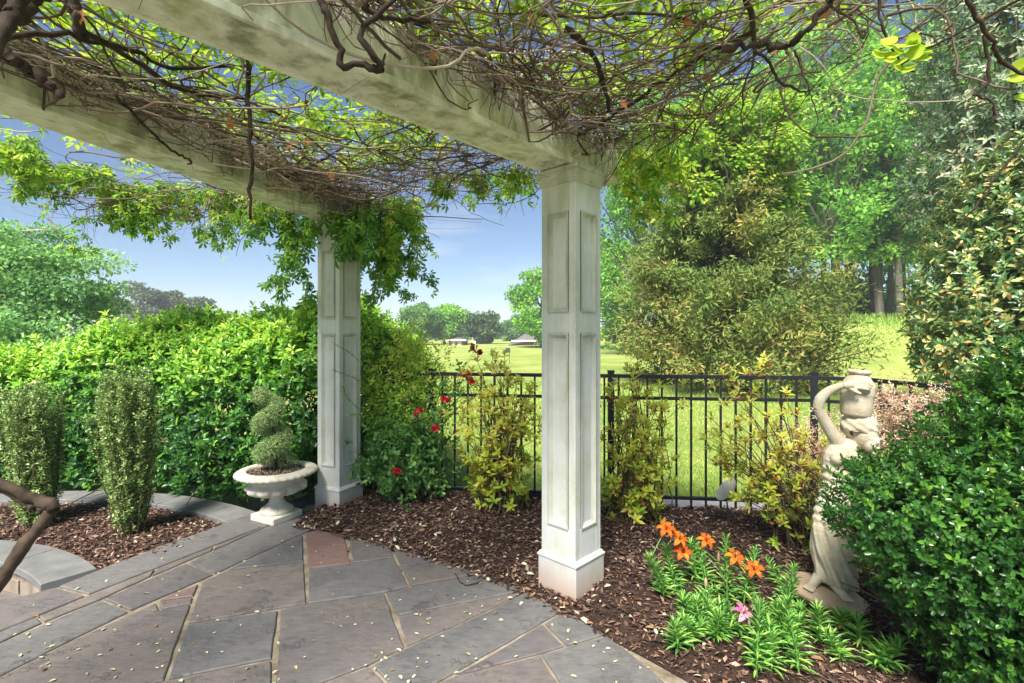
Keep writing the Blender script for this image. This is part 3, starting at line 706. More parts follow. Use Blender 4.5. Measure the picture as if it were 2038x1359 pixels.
# creeper draped over the cedar top
root = empty('climbing_creeper', (cb[0], Yc - .6, 5.0), 'bright yellow-green creeper draped over the upper part of the cedar', 'creeper')
ncl = 60; cen = np.stack([rng.uniform(-1.9, 1.9, ncl), rng.uniform(-1.0, .6, ncl), rng.uniform(-.3, 3.3, ncl)], 1); cen[:, 0] *= 1 - .1 * cen[:, 2]
n = 13000; ci = rng.integers(0, ncl, n); q = rvec(n) * rng.random((n, 1)) ** .5; P = cen[ci] + q * .42; P[:, 2] -= .25 * rng.random(n)
V, F, r_ = leaves(P, q + np.array([0, -.3, -.5]), np.array([0, -.5, 1.]) + rvec(n) * .5, .12 + .07 * rng.random(n), .09 + .04 * rng.random(n)); mk('foliage', V, F, M_vine, root, rnd=np.clip(r_ * .8 + .2, 0, 1), kind='stuff')
V, F = tubes(wander(cen[:30] - np.array([0, 0, .5]), rvec(30) + np.array([0, 0, 1.]), 8, np.full(30, .2), .3), np.full((30, 8), .012), 4); mk('stems', V, F, M_bark, root)

# large evergreens at the right
def evergreen(name, label, base, ells, nsh, k, LL, WW, mat, slen, seed_rnd):
    root = empty(name, base, label, 'tree')
    cen = np.array([e[0] for e in ells], float); rad = np.array([e[1] for e in ells], float)
    wgt = np.array([r[0] * r[2] for r in rad]); ei = rng.choice(len(ells), nsh, p=wgt / wgt.sum())
    u = rvec(nsh); f = .62 + .42 * rng.random(nsh) ** .6
    P = cen[ei] + u * rad[ei] * f[:, None] + rng.normal(size=(nsh, 3)) * .05; keep = P[:, 2] > .12; P, u = P[keep], u[keep]
    D = unit(u + np.array([0, 0, .5]) + rvec(len(P)) * .5)
    V, F, r_ = shoots(P, D, k, slen, LL, WW, (40, 85), LEAF4, rnd=seed_rnd(len(P))); mk('foliage', V, F, mat, root, rnd=r_, kind='stuff')
    tp = smoothpath([(0, 0, 0), (.05, .05, 1.2), (0, 0, ells[-1][0][2])], 8); V, F = tubes(tp[None], np.linspace(.12, .03, 8)[None], 7); mk('trunk', V, F, M_trunk, root, smooth=True)
    nb = 60; s = tp[rng.integers(1, 7, nb)]; e = P[rng.integers(0, len(P), nb)]; q = np.linspace(0, 1, 6)
    BP = s[:, None] + (e - s)[:, None] * q[None, :, None] + rng.normal(size=(nb, 6, 3)) * .03; V, F = tubes(BP, np.full((nb, 1), 1.) * np.linspace(.03, .008, 6)[None], 4); mk('limbs', V, F, M_trunk, root)
    return root
evergreen('magnolia_tree', 'large magnolia with rust-brown leaf undersides at the right edge', (6.25, 6.0, 0), [((0, 0, 1.75), (1.22, 1.1, 1.25)), ((.15, .1, 2.7), (1.0, 1.0, .95)), ((-.75, 0, 1.25), (.55, .6, .55)), ((.3, 0, 3.2), (.8, .9, .7))], 3300, 8, .105, .044, M_mag, .10, lambda n: None)
evergreen('tall_evergreen', 'tall grey-green evergreen filling the top right corner', (7.6, 7.4, 0), [((0, 0, 3.8), (1.5, 1.3, 1.4)), ((.0, 0, 5.4), (1.45, 1.3, 1.6)), ((.2, 0, 7.2), (1.3, 1.2, 1.5))], 4200, 8, .10, .045, M_gray, .12, lambda n: rng.random(n) * .9)

# ------------------------------------------------------------------ houses, flagstick, course sign
M_brick = noisemat('house_brick', [(.3, (.22, .10, .075)), (.7, (.34, .18, .14))], 4, .85, .2)
M_roof = noisemat('roof_shingle', [(.3, (.10, .095, .095)), (.7, (.16, .155, .155))], 3, .9, .2)
M_trim = noisemat('white_trim', [(.3, (.70, .70, .68)), (.7, (.80, .80, .78))], 5, .6)
M_glass, nt, b = newmat('window_glass'); b.inputs['Base Color'].default_value = (.03, .04, .05, 1); b.inputs['Roughness'].default_value = .08
def house(px0, px1, Y, eave_py, ridge_py, label, wins, gable=False):
    x0, x1 = (px0 - CX) / FPX * Y, (px1 - CX) / FPX * Y; ze, zr = zt(eave_py, Y), zt(ridge_py, Y)
    zb = min(gz(x0, Y), gz(x1, Y)) - .3; cxm = (x0 + x1) / 2; w2 = (x1 - x0) / 2
    root = empty('brick_house', (cxm, Y, zb), label, 'house'); H = ze - zb; HR = zr - zb
    boxo('wall', -w2, w2, 0, 7, 0, H, M_brick, root)
    o_ = .4
    if not gable:
        V = [(-w2 - o_, -o_, H), (w2 + o_, -o_, H), (w2 + o_, 7 + o_, H), (-w2 - o_, 7 + o_, H), (-w2 * .35, 3.5, HR), (w2 * .35, 3.5, HR)]
        F = [(0, 1, 5, 4), (1, 2, 5), (2, 3, 4, 5), (3, 0, 4), (3, 2, 1, 0)]
    else:
        V = [(-w2 - .8, -o_, H * .35), (-w2 * .3, -o_, H + .05), (w2 + o_, -o_, H + .05), (w2 + o_, 3.5, HR), (-w2 * .2, 3.5, HR), (-w2 - .8, 3.5, H * .5), (w2 + o_, 7.4, H), (-w2 - .8, 7.4, H * .4)]
        F = [(0, 1, 4, 5), (1, 2, 3, 4), (3, 6, 7, 5, 4)]
    mk('roof', V, F, M_roof, root)
    boxo('fascia', -w2 - o_, w2 + o_, -o_ - .08, -o_ - .01, H - .02, H + .16, M_trim, root)
    for (a, b2, z0, z1) in wins:
        fr = boxo('window', a * w2, b2 * w2, -.07, -.003, z0 * H, z1 * H, M_trim, root)
        npn = 3; ww = (b2 - a) * w2 / npn
        for q in range(npn):
            boxo('pane', a * w2 + q * ww + .08, a * w2 + (q + 1) * ww - .08, -.09, -.072, z0 * H + .1, z1 * H - .1, M_glass, fr)
    return root
house(893, 922, 70, 678, 672, 'small red brick house seen left of the flagstick', [(-.55, -.1, .15, .85), (.2, .75, .15, .85)])
house(1024, 1112, 66, 679, 655, 'brick house with grey sloping roof beside the front column', [(-.1, .3, .25, .8)], gable=True)
fx = at(940, 690, 44); root = empty('golf_flagstick', (fx[0], 44, gz(fx[0], 44)), 'thin white flagstick standing on the far green', 'flagstick')
V, F = lathe([(.022, 0), (.022, zt(671, 44) - gz(fx[0], 44))], 8); mk('pole', V, F, M_trim, root)
mk('flag', [(0.02, 0, .95), (.28, .03, .88), (.3, .02, .68), (.02, 0, .62), (.02, .01, .95), (.28, .04, .88), (.3, .03, .68), (.02, .01, .62)], [(0, 1, 2, 3), (7, 6, 5, 4), (0, 4, 5, 1), (3, 2, 6, 7)], M_trim, root)
sx = at(1010, 700, 26); root = empty('tee_sign', (sx[0], 26, gz(sx[0], 26)), 'small dark box on a thin post out on the lawn', 'sign')
M_dark, nt, b = newmat('dark_box'); b.inputs['Base Color'].default_value = (.04, .045, .05, 1); b.inputs['Roughness'].default_value = .6
hz_ = zt(697, 26) - gz(sx[0], 26); boxo('post', .08, .11, -.015, .015, 0, hz_ - .1, M_dark, root); boxo('box', -.1, .14, -.09, .09, hz_ - .12, hz_ + .12, M_dark, root, .01)

# ------------------------------------------------------------------ grass blades
n = 70000; Yb = 4.4 + 11 * rng.random(n) ** 1.5; x = (rng.uniform(850, 1980, n) - CX) / FPX * Yb
def fy(x): return np.interp(x, FENCE[:7, 0], FENCE[:7, 1])
ok = Yb > fy(x) + .45; x, Yb = x[ok], Yb[ok]; n = len(x)
P = np.stack([x, Yb, ground_z(x, Yb) - .004], 1); D = np.array([0, 0, 1.]) + rng.normal(size=(n, 3)) * .45; hgt = .025 + .035 * rng.random(n)
far = smst(Yb, 6, 14); V, F, r_ = leaves(P, D, rvec(n), hgt * (1 + .6 * far), .006 + .008 * far, LEAF2)
nb = 16000; xb = rng.uniform(9, 22, nb); yb = 19 + rng.random(nb) * 7.5 - .2 * (xb - 12); Pb = np.stack([xb, yb, ground_z(xb, yb) - .01], 1)
hb = (.10 + .42 * smst(yb + .2 * (xb - 12), 22, 25.5)) * (.5 + .8 * rng.random(nb))
V2 = leaves(Pb, np.array([0, 0, 1.]) + rng.normal(size=(nb, 3)) * .35, rvec(nb), hb, .03 + .03 * rng.random(nb), LEAF2)
V, F, r_ = join((V, F, r_), V2); tag(mk('grass', V, F, M_grass, rnd=r_), 'lawn grass beyond the fence and rough grass on the bank', 'grass', kind='stuff')

# ------------------------------------------------------------------ hedge
HP = np.array([(-8.2, 4.75), (-6.6, 5.2), (-5.2, 5.45), (-3.9, 5.46), (-2.8, 5.32), (-1.7, 5.30), (-1.0, 5.40)])
hl = np.concatenate([[0], np.cumsum(np.linalg.norm(np.diff(HP, axis=0), axis=1))])
def hedge_pt(s):
    return np.stack([np.interp(s, hl, HP[:, 0]), np.interp(s, hl, HP[:, 1])], 1)
def hedge_h(x): return np.interp(x, [-8, -5.6, -5.0, -3.9, -3.0, -2.2, -1.4, -.8], [.9, 1.14, 1.28, 1.48, 1.60, 1.66, 1.60, 1.2])
root = empty('hedge', (-3.8, 5.5, 0), 'large glossy hedge with lime new growth and painted-in light on top, behind the curved kerb', 'hedge')
nsh = 20000
s = rng.random(nsh) * hl[-1]; p = hedge_pt(s); h = hedge_h(p[:, 0]) * (1 + .05 * np.sin(s * 3.1) + .04 * np.sin(s * 7.7 + 1))
a = rng.uniform(-1.25, 3.3, nsh)          # angle in the section: 0 front .. pi back
a = np.where(rng.random(nsh) < .25, rng.uniform(-.2, 1.9, nsh), a)
ca, sa = np.cos(a), np.sin(a)
se = lambda c, e: np.sign(c) * np.abs(c) ** e
dep = .74 + .10 * np.sin(s * 2.3) + .06 * np.sin(s * 6.1)
f = .55 + .49 * rng.random(nsh) ** .5
P = np.stack([p[:, 0], p[:, 1] - se(ca, .6) * dep * f, h * .5 + se(sa, .75) * (h * .5) * f], 1) + rng.normal(size=(nsh, 3)) * .035
lowf = rng.random(nsh) < .13; P[lowf, 1] = (p[:, 1] - dep * rng.uniform(.9, 1.12, nsh))[lowf]; P[lowf, 2] = rng.uniform(.02, .5, nsh)[lowf]
P[:, 2] = np.maximum(P[:, 2], .03)
D = np.stack([np.zeros(nsh), -ca * .8, np.maximum(sa, -.1) + .45], 1) + rvec(nsh) * .45
tone = np.clip(.18 + .60 * smst(P[:, 2] / h, .35, .92) + rng.normal(size=nsh) * .17, 0, 1)  # upper leaves limer: new growth, with light from above put into the colour
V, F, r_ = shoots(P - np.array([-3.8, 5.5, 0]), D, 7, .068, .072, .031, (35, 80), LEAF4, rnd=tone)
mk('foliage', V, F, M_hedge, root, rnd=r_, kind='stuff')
nb = 260; s = rng.random(nb) * hl[-1]; p = hedge_pt(s); st = np.stack([p[:, 0] + 3.8, p[:, 1] - 5.5, np.zeros(nb)], 1)
V, F = tubes(wander(st, np.array([0, -.25, 1.]) + rng.normal(size=(nb, 3)) * .35, 9, np.full(nb, .15), .18), np.full((nb, 1), 1.) * np.linspace(.016, .004, 9)[None], 4)
mk('stems', V, F, M_twig, root, rnd=rng.random(len(V)))

# ------------------------------------------------------------------ columnar hollies
def holly(px, py, ztop, wtop, wbot, label, lean=0):
    b_ = gr(px, py, -.03); root = empty('columnar_holly', b_, label, 'shrub', 'columnar hollies in the raised bed'); H = ztop + .03
    ns = 46; az = rng.random(ns) * 6.283; rr = rng.random(ns) ** .5; top = H * (.80 + .22 * rng.random(ns)) * (1 - .12 * rr ** 3)
    q = np.linspace(0, 1, 10); w_ = (wbot * .3 + (wtop * .5 - wbot * .3) * q ** .65)
    SP = np.stack([np.cos(az)[:, None] * rr[:, None] * w_[None] + lean * q[None] ** 1.3, np.sin(az)[:, None] * rr[:, None] * w_[None], q[None] * top[:, None]], -1) + rng.normal(size=(ns, 10, 3)) * .006
    V, F = tubes(SP, np.full((ns, 1), 1.) * np.linspace(.006, .0015, 10)[None], 4); mk('stems', V, F, M_twig, root, rnd=rng.random(len(V)))
    n = 4300; si = rng.integers(0, ns, n); t = .05 + .95 * rng.random(n) ** .8; k0 = np.clip((t * 9).astype(int), 0, 8); ff = (t * 9 - k0)[:, None]
    P = SP[si, k0] * (1 - ff) + SP[si, k0 + 1] * ff + rng.normal(size=(n, 3)) * .012
    D = np.array([0, 0, 1.1]) + rvec(n) * .8
    V, F, r_ = shoots(P, D, 6, .045, .025, .014, (40, 75), LEAF2); mk('foliage', V, F, M_holly, root, rnd=r_, kind='stuff')
holly(264, 1068, 1.20, .43, .19, 'columnar holly with flared flat top nearest the stone border', -.06)
holly(72, 1052, 1.10, .42, .20, 'columnar holly at the left edge behind the gnarled stem', -.08)

# ------------------------------------------------------------------ urn and topiary
ub = gr(551, 1031); urn = empty('garden_urn', ub, 'pale weathered stone urn on square foot at the border corner', 'urn', rot=(0, 0, R(-28)))
boxo('base', -.135, .135, -.135, .135, 0, .055, M_urn, urn, .008)
V, F = lathe([(.0, .0551), (.120, .0551), (.122, .075), (.112, .085), (.104, .092), (.080, .108), (.058, .132), (.049, .158), (.05, .172), (.066, .180), (.07, .186), (.064, .192), (.0, .193)], 96,
             lambda th, r, z: r * (1 + (.055 * np.abs(np.sin(th * 12)) - .03 if .08 < z < .170 else 0) * np.ones_like(th)))
mk('foot', V, F, M_urn, urn, smooth=True)
def bowl(th, r, z):
    q = np.zeros_like(th)
    if .197 < z < .285:
        amp = math.sin((z - .195) / .092 * math.pi); q = amp * (.15 * np.abs(np.cos(th * 5.5)) ** .8 - .06 + .035 * np.abs(np.cos(th * 16.5)))
    return r * (1 + q)
V, F = lathe([(.0, .1935), (.07, .1935), (.12, .200), (.165, .212), (.192, .228), (.206, .246), (.208, .262), (.200, .280), (.184, .292), (.178, .305), (.180, .318), (.192, .332), (.215, .342), (.0, .343)], 110, bowl)
mk('bowl', V, F, M_urn, urn, smooth=True)
def rimmod(th, r, z):
    return r * (1 + (.035 * np.abs(np.sin(th * 17)) ** .7 - .01 if r > .27 and z > .352 else 0) * np.ones_like(th))
V, F = lathe([(.20, .3435), (.262, .346), (.284, .352), (.295, .362), (.296, .374), (.286, .384), (.268, .392), (.245, .397), (.226, .398), (.214, .392), (.208, .372), (.208, .360)], 136, rimmod)
mk('rim', V, F, M_urn, urn, smooth=True)
th = np.linspace(0, 2 * np.pi, 41)[:-1]; V = [(0, 0, .385)] + [(.2085 * math.cos(t), .2085 * math.sin(t), .368) for t in th]
mk('potting_soil', V, [(0, 1 + k, 1 + (k + 1) % 40) for k in range(40)], M_soil, urn)
n = 1200; aa = rng.random(n) * 6.283; rr = .2 * rng.random(n) ** .5; P = np.stack([rr * np.cos(aa), rr * np.sin(aa), .385 - .08 * rr + .004], 1)
V, F, r_ = leaves(P, rvec(n) * np.array([1, 1, .4]), np.array([0, 0, 1.]) + rvec(n) * .5, .012 + .02 * rng.random(n), .004 + .004 * rng.random(n)); mk('mulch', V, F, rndmat('dry_moss', [(0, (.10, .07, .05)), (.5, (.24, .19, .14)), (1, (.38, .32, .25))]), urn, rnd=r_, kind='stuff')
top = empty('spiral_topiary', (ub[0], ub[1], .375), 'clipped spiral topiary growing in the stone urn', 'topiary')
tt = np.linspace(0, 1, 60); ph = .9 + tt * 2 * np.pi * 2.4; hr = .088 * (1 - .42 * tt)
path = np.stack([hr * np.cos(ph) - .075 * tt - .005, hr * np.sin(ph), .045 + tt * .555], 1); trad = .074 * (1 - .30 * tt)
n = 6000; k = rng.integers(0, 60, n); u = rvec(n); P = path[k] + u * trad[k][:, None] * (.80 + .2 * rng.random((n, 1)))
V, F, r_ = shoots(P, u + rvec(n) * .5, 6, .022, .015, .006, (30, 75), LEAF2); mk('foliage', V, F, M_topiary, top, rnd=r_, kind='stuff')
V, F = tubes(np.array([[(0, 0, -.02), (-.01, 0, .2), (-.04, 0, .4), (-.075, 0, .57)]]), np.array([[.012, .011, .009, .005]]), 7); mk('trunk', V, F, M_bark, top)
V, F = tubes((path[::6] * .97)[None].repeat(1, 0), np.full((1, 10), .012), 6); mk('stems', V, F, M_bark, top)

# ------------------------------------------------------------------ statue
SB = np.array([1.665, 2.69, .035]); PX = .00268
statue = empty('garden_statue', SB, 'cast stone statue of a draped woman carrying a jar on her head', 'statue', rot=(0, R(5), 0))
V, F = lathe([(.0, -.07), (.150, -.07), (.188, -.05), (.198, -.036), (.200, -.026), (.196, -.014), (.180, -.008), (.168, -.006), (.164, .002), (.155, .006), (0, .008)], 96,
             lambda th, r, z: r * (1 + (.012 * np.abs(np.sin(th * 24)) if -.05 < z < -.012 else 0) * np.ones_like(th)))
V = np.array(V); a_ = R(6); V = np.stack([V[:, 0] * math.cos(a_) + V[:, 2] * math.sin(a_), V[:, 1], -V[:, 0] * math.sin(a_) + V[:, 2] * math.cos(a_)], 1)
V[:, 2] += .060; V[:, 0] += .012
mk('base', V, F, M_statueb, statue, smooth=True)
# body, arm, hand, head: overlapping tapered tubes fused into one skin
def sp(px, py, y=0.0):   # photo position -> statue local (undo the lean)
    dx = (px - 1640) * PX; dz = (1192 - py) * PX; c, s = math.cos(R(5)), math.sin(R(5))
    return np.array([dx * c - dz * s, y, dx * s + dz * c])
def limb(pts, rads, sides=12, n=14):
    P = smoothpath(pts, n); rr = np.interp(np.linspace(0, 1, n), np.linspace(0, 1, len(rads)), rads)
    P = np.concatenate([P[:1] - (P[1] - P[0]) * .15, P, P[-1:] + (P[-1] - P[-2]) * .15]); rr = np.concatenate([[rr[0] * .35], rr, [rr[-1] * .35]])
    V, F = tubes(P[None], rr[None], sides); F = [tuple(f) for f in F]; m = len(V)
    F.append(tuple(range(sides))[::-1]); F.append(tuple(range(m - sides, m)))
    return V.tolist(), F
def ell(c, r, n=20):
    th = np.linspace(0, np.pi, n // 2 + 1); prof = [(max(math.sin(t), .02), -math.cos(t)) for t in th]
    V, F = lathe(prof, n); V = V * np.array(r) + np.array(c); F = [tuple(f) for f in F]
    F.append(tuple(range(n))[::-1]); F.append(tuple(range(len(V) - n, len(V)))); return V.tolist(), F
parts = []
hip = sp(1668, 985); waist = sp(1664, 938); chest = sp(1668, 905); shl = sp(1679, 884); shr = sp(1727, 888, .02); neck = sp(1705, 878)
parts.append(limb([hip, waist, chest, (shl + shr) / 2], [.076, .056, .066, .05]))
parts.append(limb([shl + np.array([.012, 0, -.01]), (shl + shr) / 2, shr], [.036, .042, .034]))
parts.append(ell(sp(1656, 908, -.055), (.036, .034, .034))); parts.append(ell(sp(1690, 908, -.06), (.036, .034, .034)))
parts.append(limb([sp(1682, 890), sp(1668, 876), sp(1648, 846), sp(1630, 812)], [.036, .036, .031, .026]))      # upper arm
parts.append(limb([sp(1630, 812), sp(1633, 792, -.01), sp(1648, 774, -.03), sp(1668, 763, -.06)], [.027, .028, .023, .015]))  # forearm
parts.append(limb([sp(1666, 764, -.06), sp(1680, 761, -.078)], [.019, .022], n=6))                                # palm
for k, (e1, e2) in enumerate((((1697, 756), (1708, 758)), ((1699, 760), (1712, 763)), ((1698, 764), (1709, 768)), ((1695, 768), (1704, 772)))):
    parts.append(limb([sp(1680, 758 + 3 * k, -.078), sp(*e1, -.100), sp(*e2, -.103)], [.0095, .0085, .006], 8, 8))
parts.append(limb([sp(1672, 767, -.07), sp(1683, 775, -.092), sp(1691, 779, -.096)], [.010, .009, .006], 8, 8))
parts.append(limb([shr, sp(1742, 930, .0), sp(1748, 985, -.02), sp(1732, 1030, -.06)], [.038, .036, .030, .02]))   # other arm down
parts.append(limb([neck + np.array([0, 0, -.03]), sp(1712, 862, -.01)], [.034, .032], n=6))
parts.append(ell(sp(1716, 862, -.02), (.062, .070, .082)))                                                        # skull
parts.append(ell(sp(1720, 878, -.062), (.040, .035, .050)))                                                       # face
parts.append(ell(sp(1722, 871, -.098), (.0085, .013, .019)))                                                      # nose
parts.append(ell(sp(1723, 884, -.093), (.016, .008, .006))); parts.append(ell(sp(1723, 896, -.084), (.016, .014, .012)))
for ex in (1714, 1731): parts.append(ell(sp(ex, 867, -.084), (.011, .008, .006)))
# feet and toes
for (fx_, fy_, yy, ang_) in ((1652, 1164, -.10, 5), (1608, 1157, -.05, -50)):
    f0 = sp(fx_, fy_, yy); d = np.array([math.sin(R(ang_)), -math.cos(R(ang_)), 0]); sd_ = np.array([d[1], -d[0], 0])
    parts.append(limb([f0 - d * .07 + np.array([0, 0, .03]), f0 - d * .01 + np.array([0, 0, .008]), f0 + d * .035], [.026, .024, .018], 10, 8))
    for k in range(5): parts.append(limb([f0 + d * .02 + sd_ * (k - 2) * .010, f0 + d * (.066 - .004 * abs(k - 1)) + sd_ * (k - 2) * .0115 + np.array([0, 0, -.006])], [.0075, .0055], 6, 5))
V, F = [], []
for v, f in parts:
    b0 = len(V); V += v; F += [tuple(i + b0 for i in q) for q in f]
body = mk('figure', V, F, M_statue, statue, smooth=True)
m_ = body.modifiers.new('fuse', 'REMESH'); m_.mode = 'VOXEL'; m_.voxel_size = .0036; m_.use_smooth_shade = True
m_ = body.modifiers.new('soften', 'SMOOTH'); m_.factor = .5; m_.iterations = 2
# drapery
prof = [(1160, 1660, 32, .70), (1157, 1664, 38, .75), (1148, 1665, 38, .8), (1128, 1661, 35, .8), (1100, 1655, 35, .8), (1060, 1650, 31, .8), (1025, 1650, 29, .8), (1000, 1658, 30, .8), (975, 1668, 32, .75), (950, 1668, 28, .75), (930, 1666, 26, .75), (914, 1670, 27, .8), (903, 1675, 24, .8)]
ys = np.array([p[0] for p in prof][::-1], float); kk = 72; nn = 120; V = []
for q in np.linspace(0, 1, kk):
    py = 1160 - q * (1160 - 903); cx_ = np.interp(py, ys, [p[1] for p in prof][::-1]); rw = np.interp(py, ys, [p[2] for p in prof][::-1]) * PX; dp = np.interp(py, ys, [p[3] for p in prof][::-1])
    c0 = sp(cx_, py)
    t = np.linspace(0, 2 * np.pi, nn, endpoint=False)
    lo = 1 - smst(q, .35, .6)
    fold = lo * (.12 * np.sin(t * 6 + q * 17 + .6 * np.sin(q * 9)) + .06 * np.sin(t * 13 + q * 24 + 1.0)) * (.45 + .6 * (1 - q)) + (1 - lo) * (.075 * np.sin(q * 95 + 2.2 * np.sin(t + .6) + t * 2) + .03 * np.sin(q * 160 + t * 3))
    rr = rw * (1 + fold); V.append(np.stack([c0[0] + rr * np.cos(t), c0[1] - .01 + rr * np.sin(t) * dp * 1.08, np.full(nn, c0[2]) + .012 * np.sin(t * 2 + 1) * (1 - q)], 1))
V = np.concatenate(V); i = np.arange(nn); j = (i + 1) % nn
F = np.concatenate([np.stack([a * nn + i, a * nn + j, (a + 1) * nn + j, (a + 1) * nn + i], 1) for a in range(kk - 1)])
mk('drapery', V, F, M_statue, statue, smooth=True)
# hair
v1, f1 = ell(sp(1713, 848, .0), (.088, .087, .074), 64); V = np.array(v1)
for k in range(len(V)):
    p = Vector(V[k]); d = V[k] - sp(1713, 848); ang_ = math.atan2(d[0], -d[1]); V[k] += d * (.045 * math.sin(ang_ * 7 + d[2] * 130 + 2.5 * mnoise.noise(p * 14)) + .05 * mnoise.noise(p * 40))
    d2 = V[k] - sp(1713, 848)
    if d2[1] < -.03 and d2[2] < -.03: V[k] += np.array([0, .035, .012])
mk('hair', V, f1, M_statue, statue, smooth=True)
jb = sp(1705, 824)
def jarmod(th, r, z): return r * (1 + (.02 * np.sin(th * 22) if z > .17 else .018 * np.sin(th * 9 + z * 60) if .03 < z < .1 else 0) * np.ones_like(th))
V, F = lathe([(0, 0), (.070, 0), (.076, .012), (.079, .05), (.082, .09), (.084, .113), (.0855, .117), (.0835, .122), (.086, .135), (.084, .152), (.0845, .156), (.082, .160), (.072, .180), (.055, .203), (.047, .213), (.046, .216), (.056, .220), (.0585, .228), (.056, .237), (.042, .240), (.036, .232), (.034, .20), (0, .19)], 72, jarmod)
V = V * np.array([.93, .93, 1.03])
mk('jar', V + np.array([jb[0], jb[1], jb[2] - .008]), F, M_statue, statue, smooth=True)

# ------------------------------------------------------------------ boxwood in the right foreground
root = empty('boxwood_shrub', (1.95, 2.02, 0), 'large dark glossy boxwood in the right foreground hiding the statue side', 'shrub')
ELL = [((2.05, 1.98, .60), (.52, .50, .58)), ((1.70, 2.02, .73), (.37, .33, .22)), ((1.86, 2.0, .60), (.40, .40, .34)), ((2.0, 1.75, .35), (.40, .3, .38)), ((2.08, 2.0, 1.04), (.25, .25, .30)), ((2.1, 1.9, .28), (.44, .40, .36)), ((2.4, 2.0, .8), (.4, .4, .45)), ((2.06, 2.02, 1.28), (.10, .10, .12))]
cen = np.array([e[0] for e in ELL]); rad = np.array([e[1] for e in ELL]); wg = rad[:, 0] * rad[:, 2]; nsh = 10500; ei = rng.choice(len(ELL), nsh, p=wg / wg.sum())
u = rvec(nsh); f = .72 + .32 * rng.random(nsh) ** .6; lump = 1 + .06 * np.array([mnoise.noise(Vector(q * 3.2)) for q in u])
P = cen[ei] + u * rad[ei] * (f * lump)[:, None]
ins = np.zeros(nsh, bool)
for c_, r_ in ELL: ins |= (((P - np.array(c_)) / np.array(r_)) ** 2).sum(1) < .30
P, u = P[~ins & (P[:, 2] > .02)], u[~ins & (P[:, 2] > .02)]; n = len(P)
V, F, r_ = shoots(P - np.array([1.95, 2.02, 0]), u + np.array([0, 0, .45]) + rvec(n) * .5, 9, .05, .030, .0165, (25, 80), LEAF4, rnd=np.clip(.30 + .2 * rng.normal(size=n) + .22 * smst(P[:, 2], .3, 1.2), 0, 1))
mk('foliage', V, F, M_box, root, rnd=r_, kind='stuff')
nb = 170; st = np.tile(np.array([0, 0, .0]), (nb, 1)) + rng.normal(size=(nb, 3)) * np.array([.1, .1, 0]); V, F = tubes(wander(st + np.array([.12, -.05, 0]), np.array([0, 0, 1.1]) + rvec(nb) * .6, 8, np.full(nb, .085), .16), np.full((nb, 1), 1.) * np.linspace(.009, .002, 8)[None], 4); mk('stems', V, F, M_twig, root, rnd=rng.random(len(V)))

# ------------------------------------------------------------------ shrubs along the fence
def bush_stems(tips, base_spread, base=np.zeros(3), r0=.007, n=9, jit=.012):
    m = len(tips); s = base + rng.normal(size=(m, 3)) * np.array([base_spread, base_spread, 0]); s[:, 2] = 0
    q = np.linspace(0, 1, n)[None, :, None]; P = s[:, None] * (1 - q) + tips[:, None] * q
    P[:, :, :2] += ((tips - s)[:, None, :2]) * (-.28 * np.sin(np.linspace(0, np.pi, n)))[None, :, None]
    P[:, 1:] += rng.normal(size=(m, n - 1, 3)) * jit
    V, F = tubes(P, r0 * np.linspace(1, .3, n)[None] * (.6 + .7 * rng.random((m, 1))), 4)
    return P, V, F
def azalea(base, label, tips_fn, ntip, nextra, ncal, rleaf=.055):
    root = empty('azalea', base, label, 'shrub', 'azaleas along the fence')
    tips = tips_fn(ntip); P, V, F = bush_stems(tips, .07); mk('stems', V, F, M_twig, root, rnd=rng.random(len(V)))
    ex_s = rng.integers(0, ntip, nextra); ex_k = rng.integers(3, 8, nextra); s = P[ex_s, ex_k]; e = s + unit(rvec(nextra) + np.array([0, 0, .5])) * (.06 + .14 * rng.random((nextra, 1)))
    q = np.linspace(0, 1, 4)[None, :, None]; V, F = tubes(s[:, None] * (1 - q) + e[:, None] * q, np.full((nextra, 4), .0022), 3); mk('twigs', V, F, M_twig, root, rnd=rng.random(len(V)))
    allp = np.concatenate([tips, e]); d = np.concatenate([unit(tips - P[:, -2]), unit(e - s)]) + np.array([0, 0, .6])
    V, F, r_ = shoots(allp - unit(d) * .02, d, 8, .035, rleaf, rleaf * .36, (28, 72), LEAF4, rnd=np.clip(.48 + .36 * smst(allp[:, 2], .2, .8) + .15 * rng.normal(size=len(allp)), 0, 1)); mk('foliage', V, F, M_azalea, root, rnd=r_, kind='stuff')
    ci = rng.integers(0, len(allp), ncal); cp = allp[ci] + rng.normal(size=(ncal, 3)) * .018 - np.array([0, 0, .012])
    V, F, r_ = shoots(cp, rvec(ncal) + np.array([0, 0, -.3]), 6, .010, .027, .011, (30, 60), LEAF2); mk('dried_blooms', V, F, M_calyx, root, rnd=r_, kind='stuff')
def cloud(c, r, zlo=.15):
    def fn(n):
        u = rvec(n) * (.35 + .65 * rng.random((n, 1)) ** .5); P = np.array(c) + u * np.array(r); P[:, 2] = np.maximum(P[:, 2], zlo); return P
    return fn
b_ = at(1000, 1000, 4.0); azalea((b_[0], 4.0, .06), 'azalea with dried red blooms left of the front column', cloud((-.03, 0, .66), (.42, .24, .66)), 74, 250, 420, .066)
b_ = at(1256, 1035, 3.72); azalea((b_[0], 3.72, .0), 'azalea with dried red blooms right of the front column', cloud((-.0, 0, .68), (.29, .22, .68)), 62, 200, 340, .066)
b_ = at(1592, 1088, 3.38); azalea((b_[0], 3.38, .0), 'leaning sparse azalea between the front column and statue', cloud((-.27, .05, .72), (.36, .2, .66), .3), 50, 150, 260, .060)
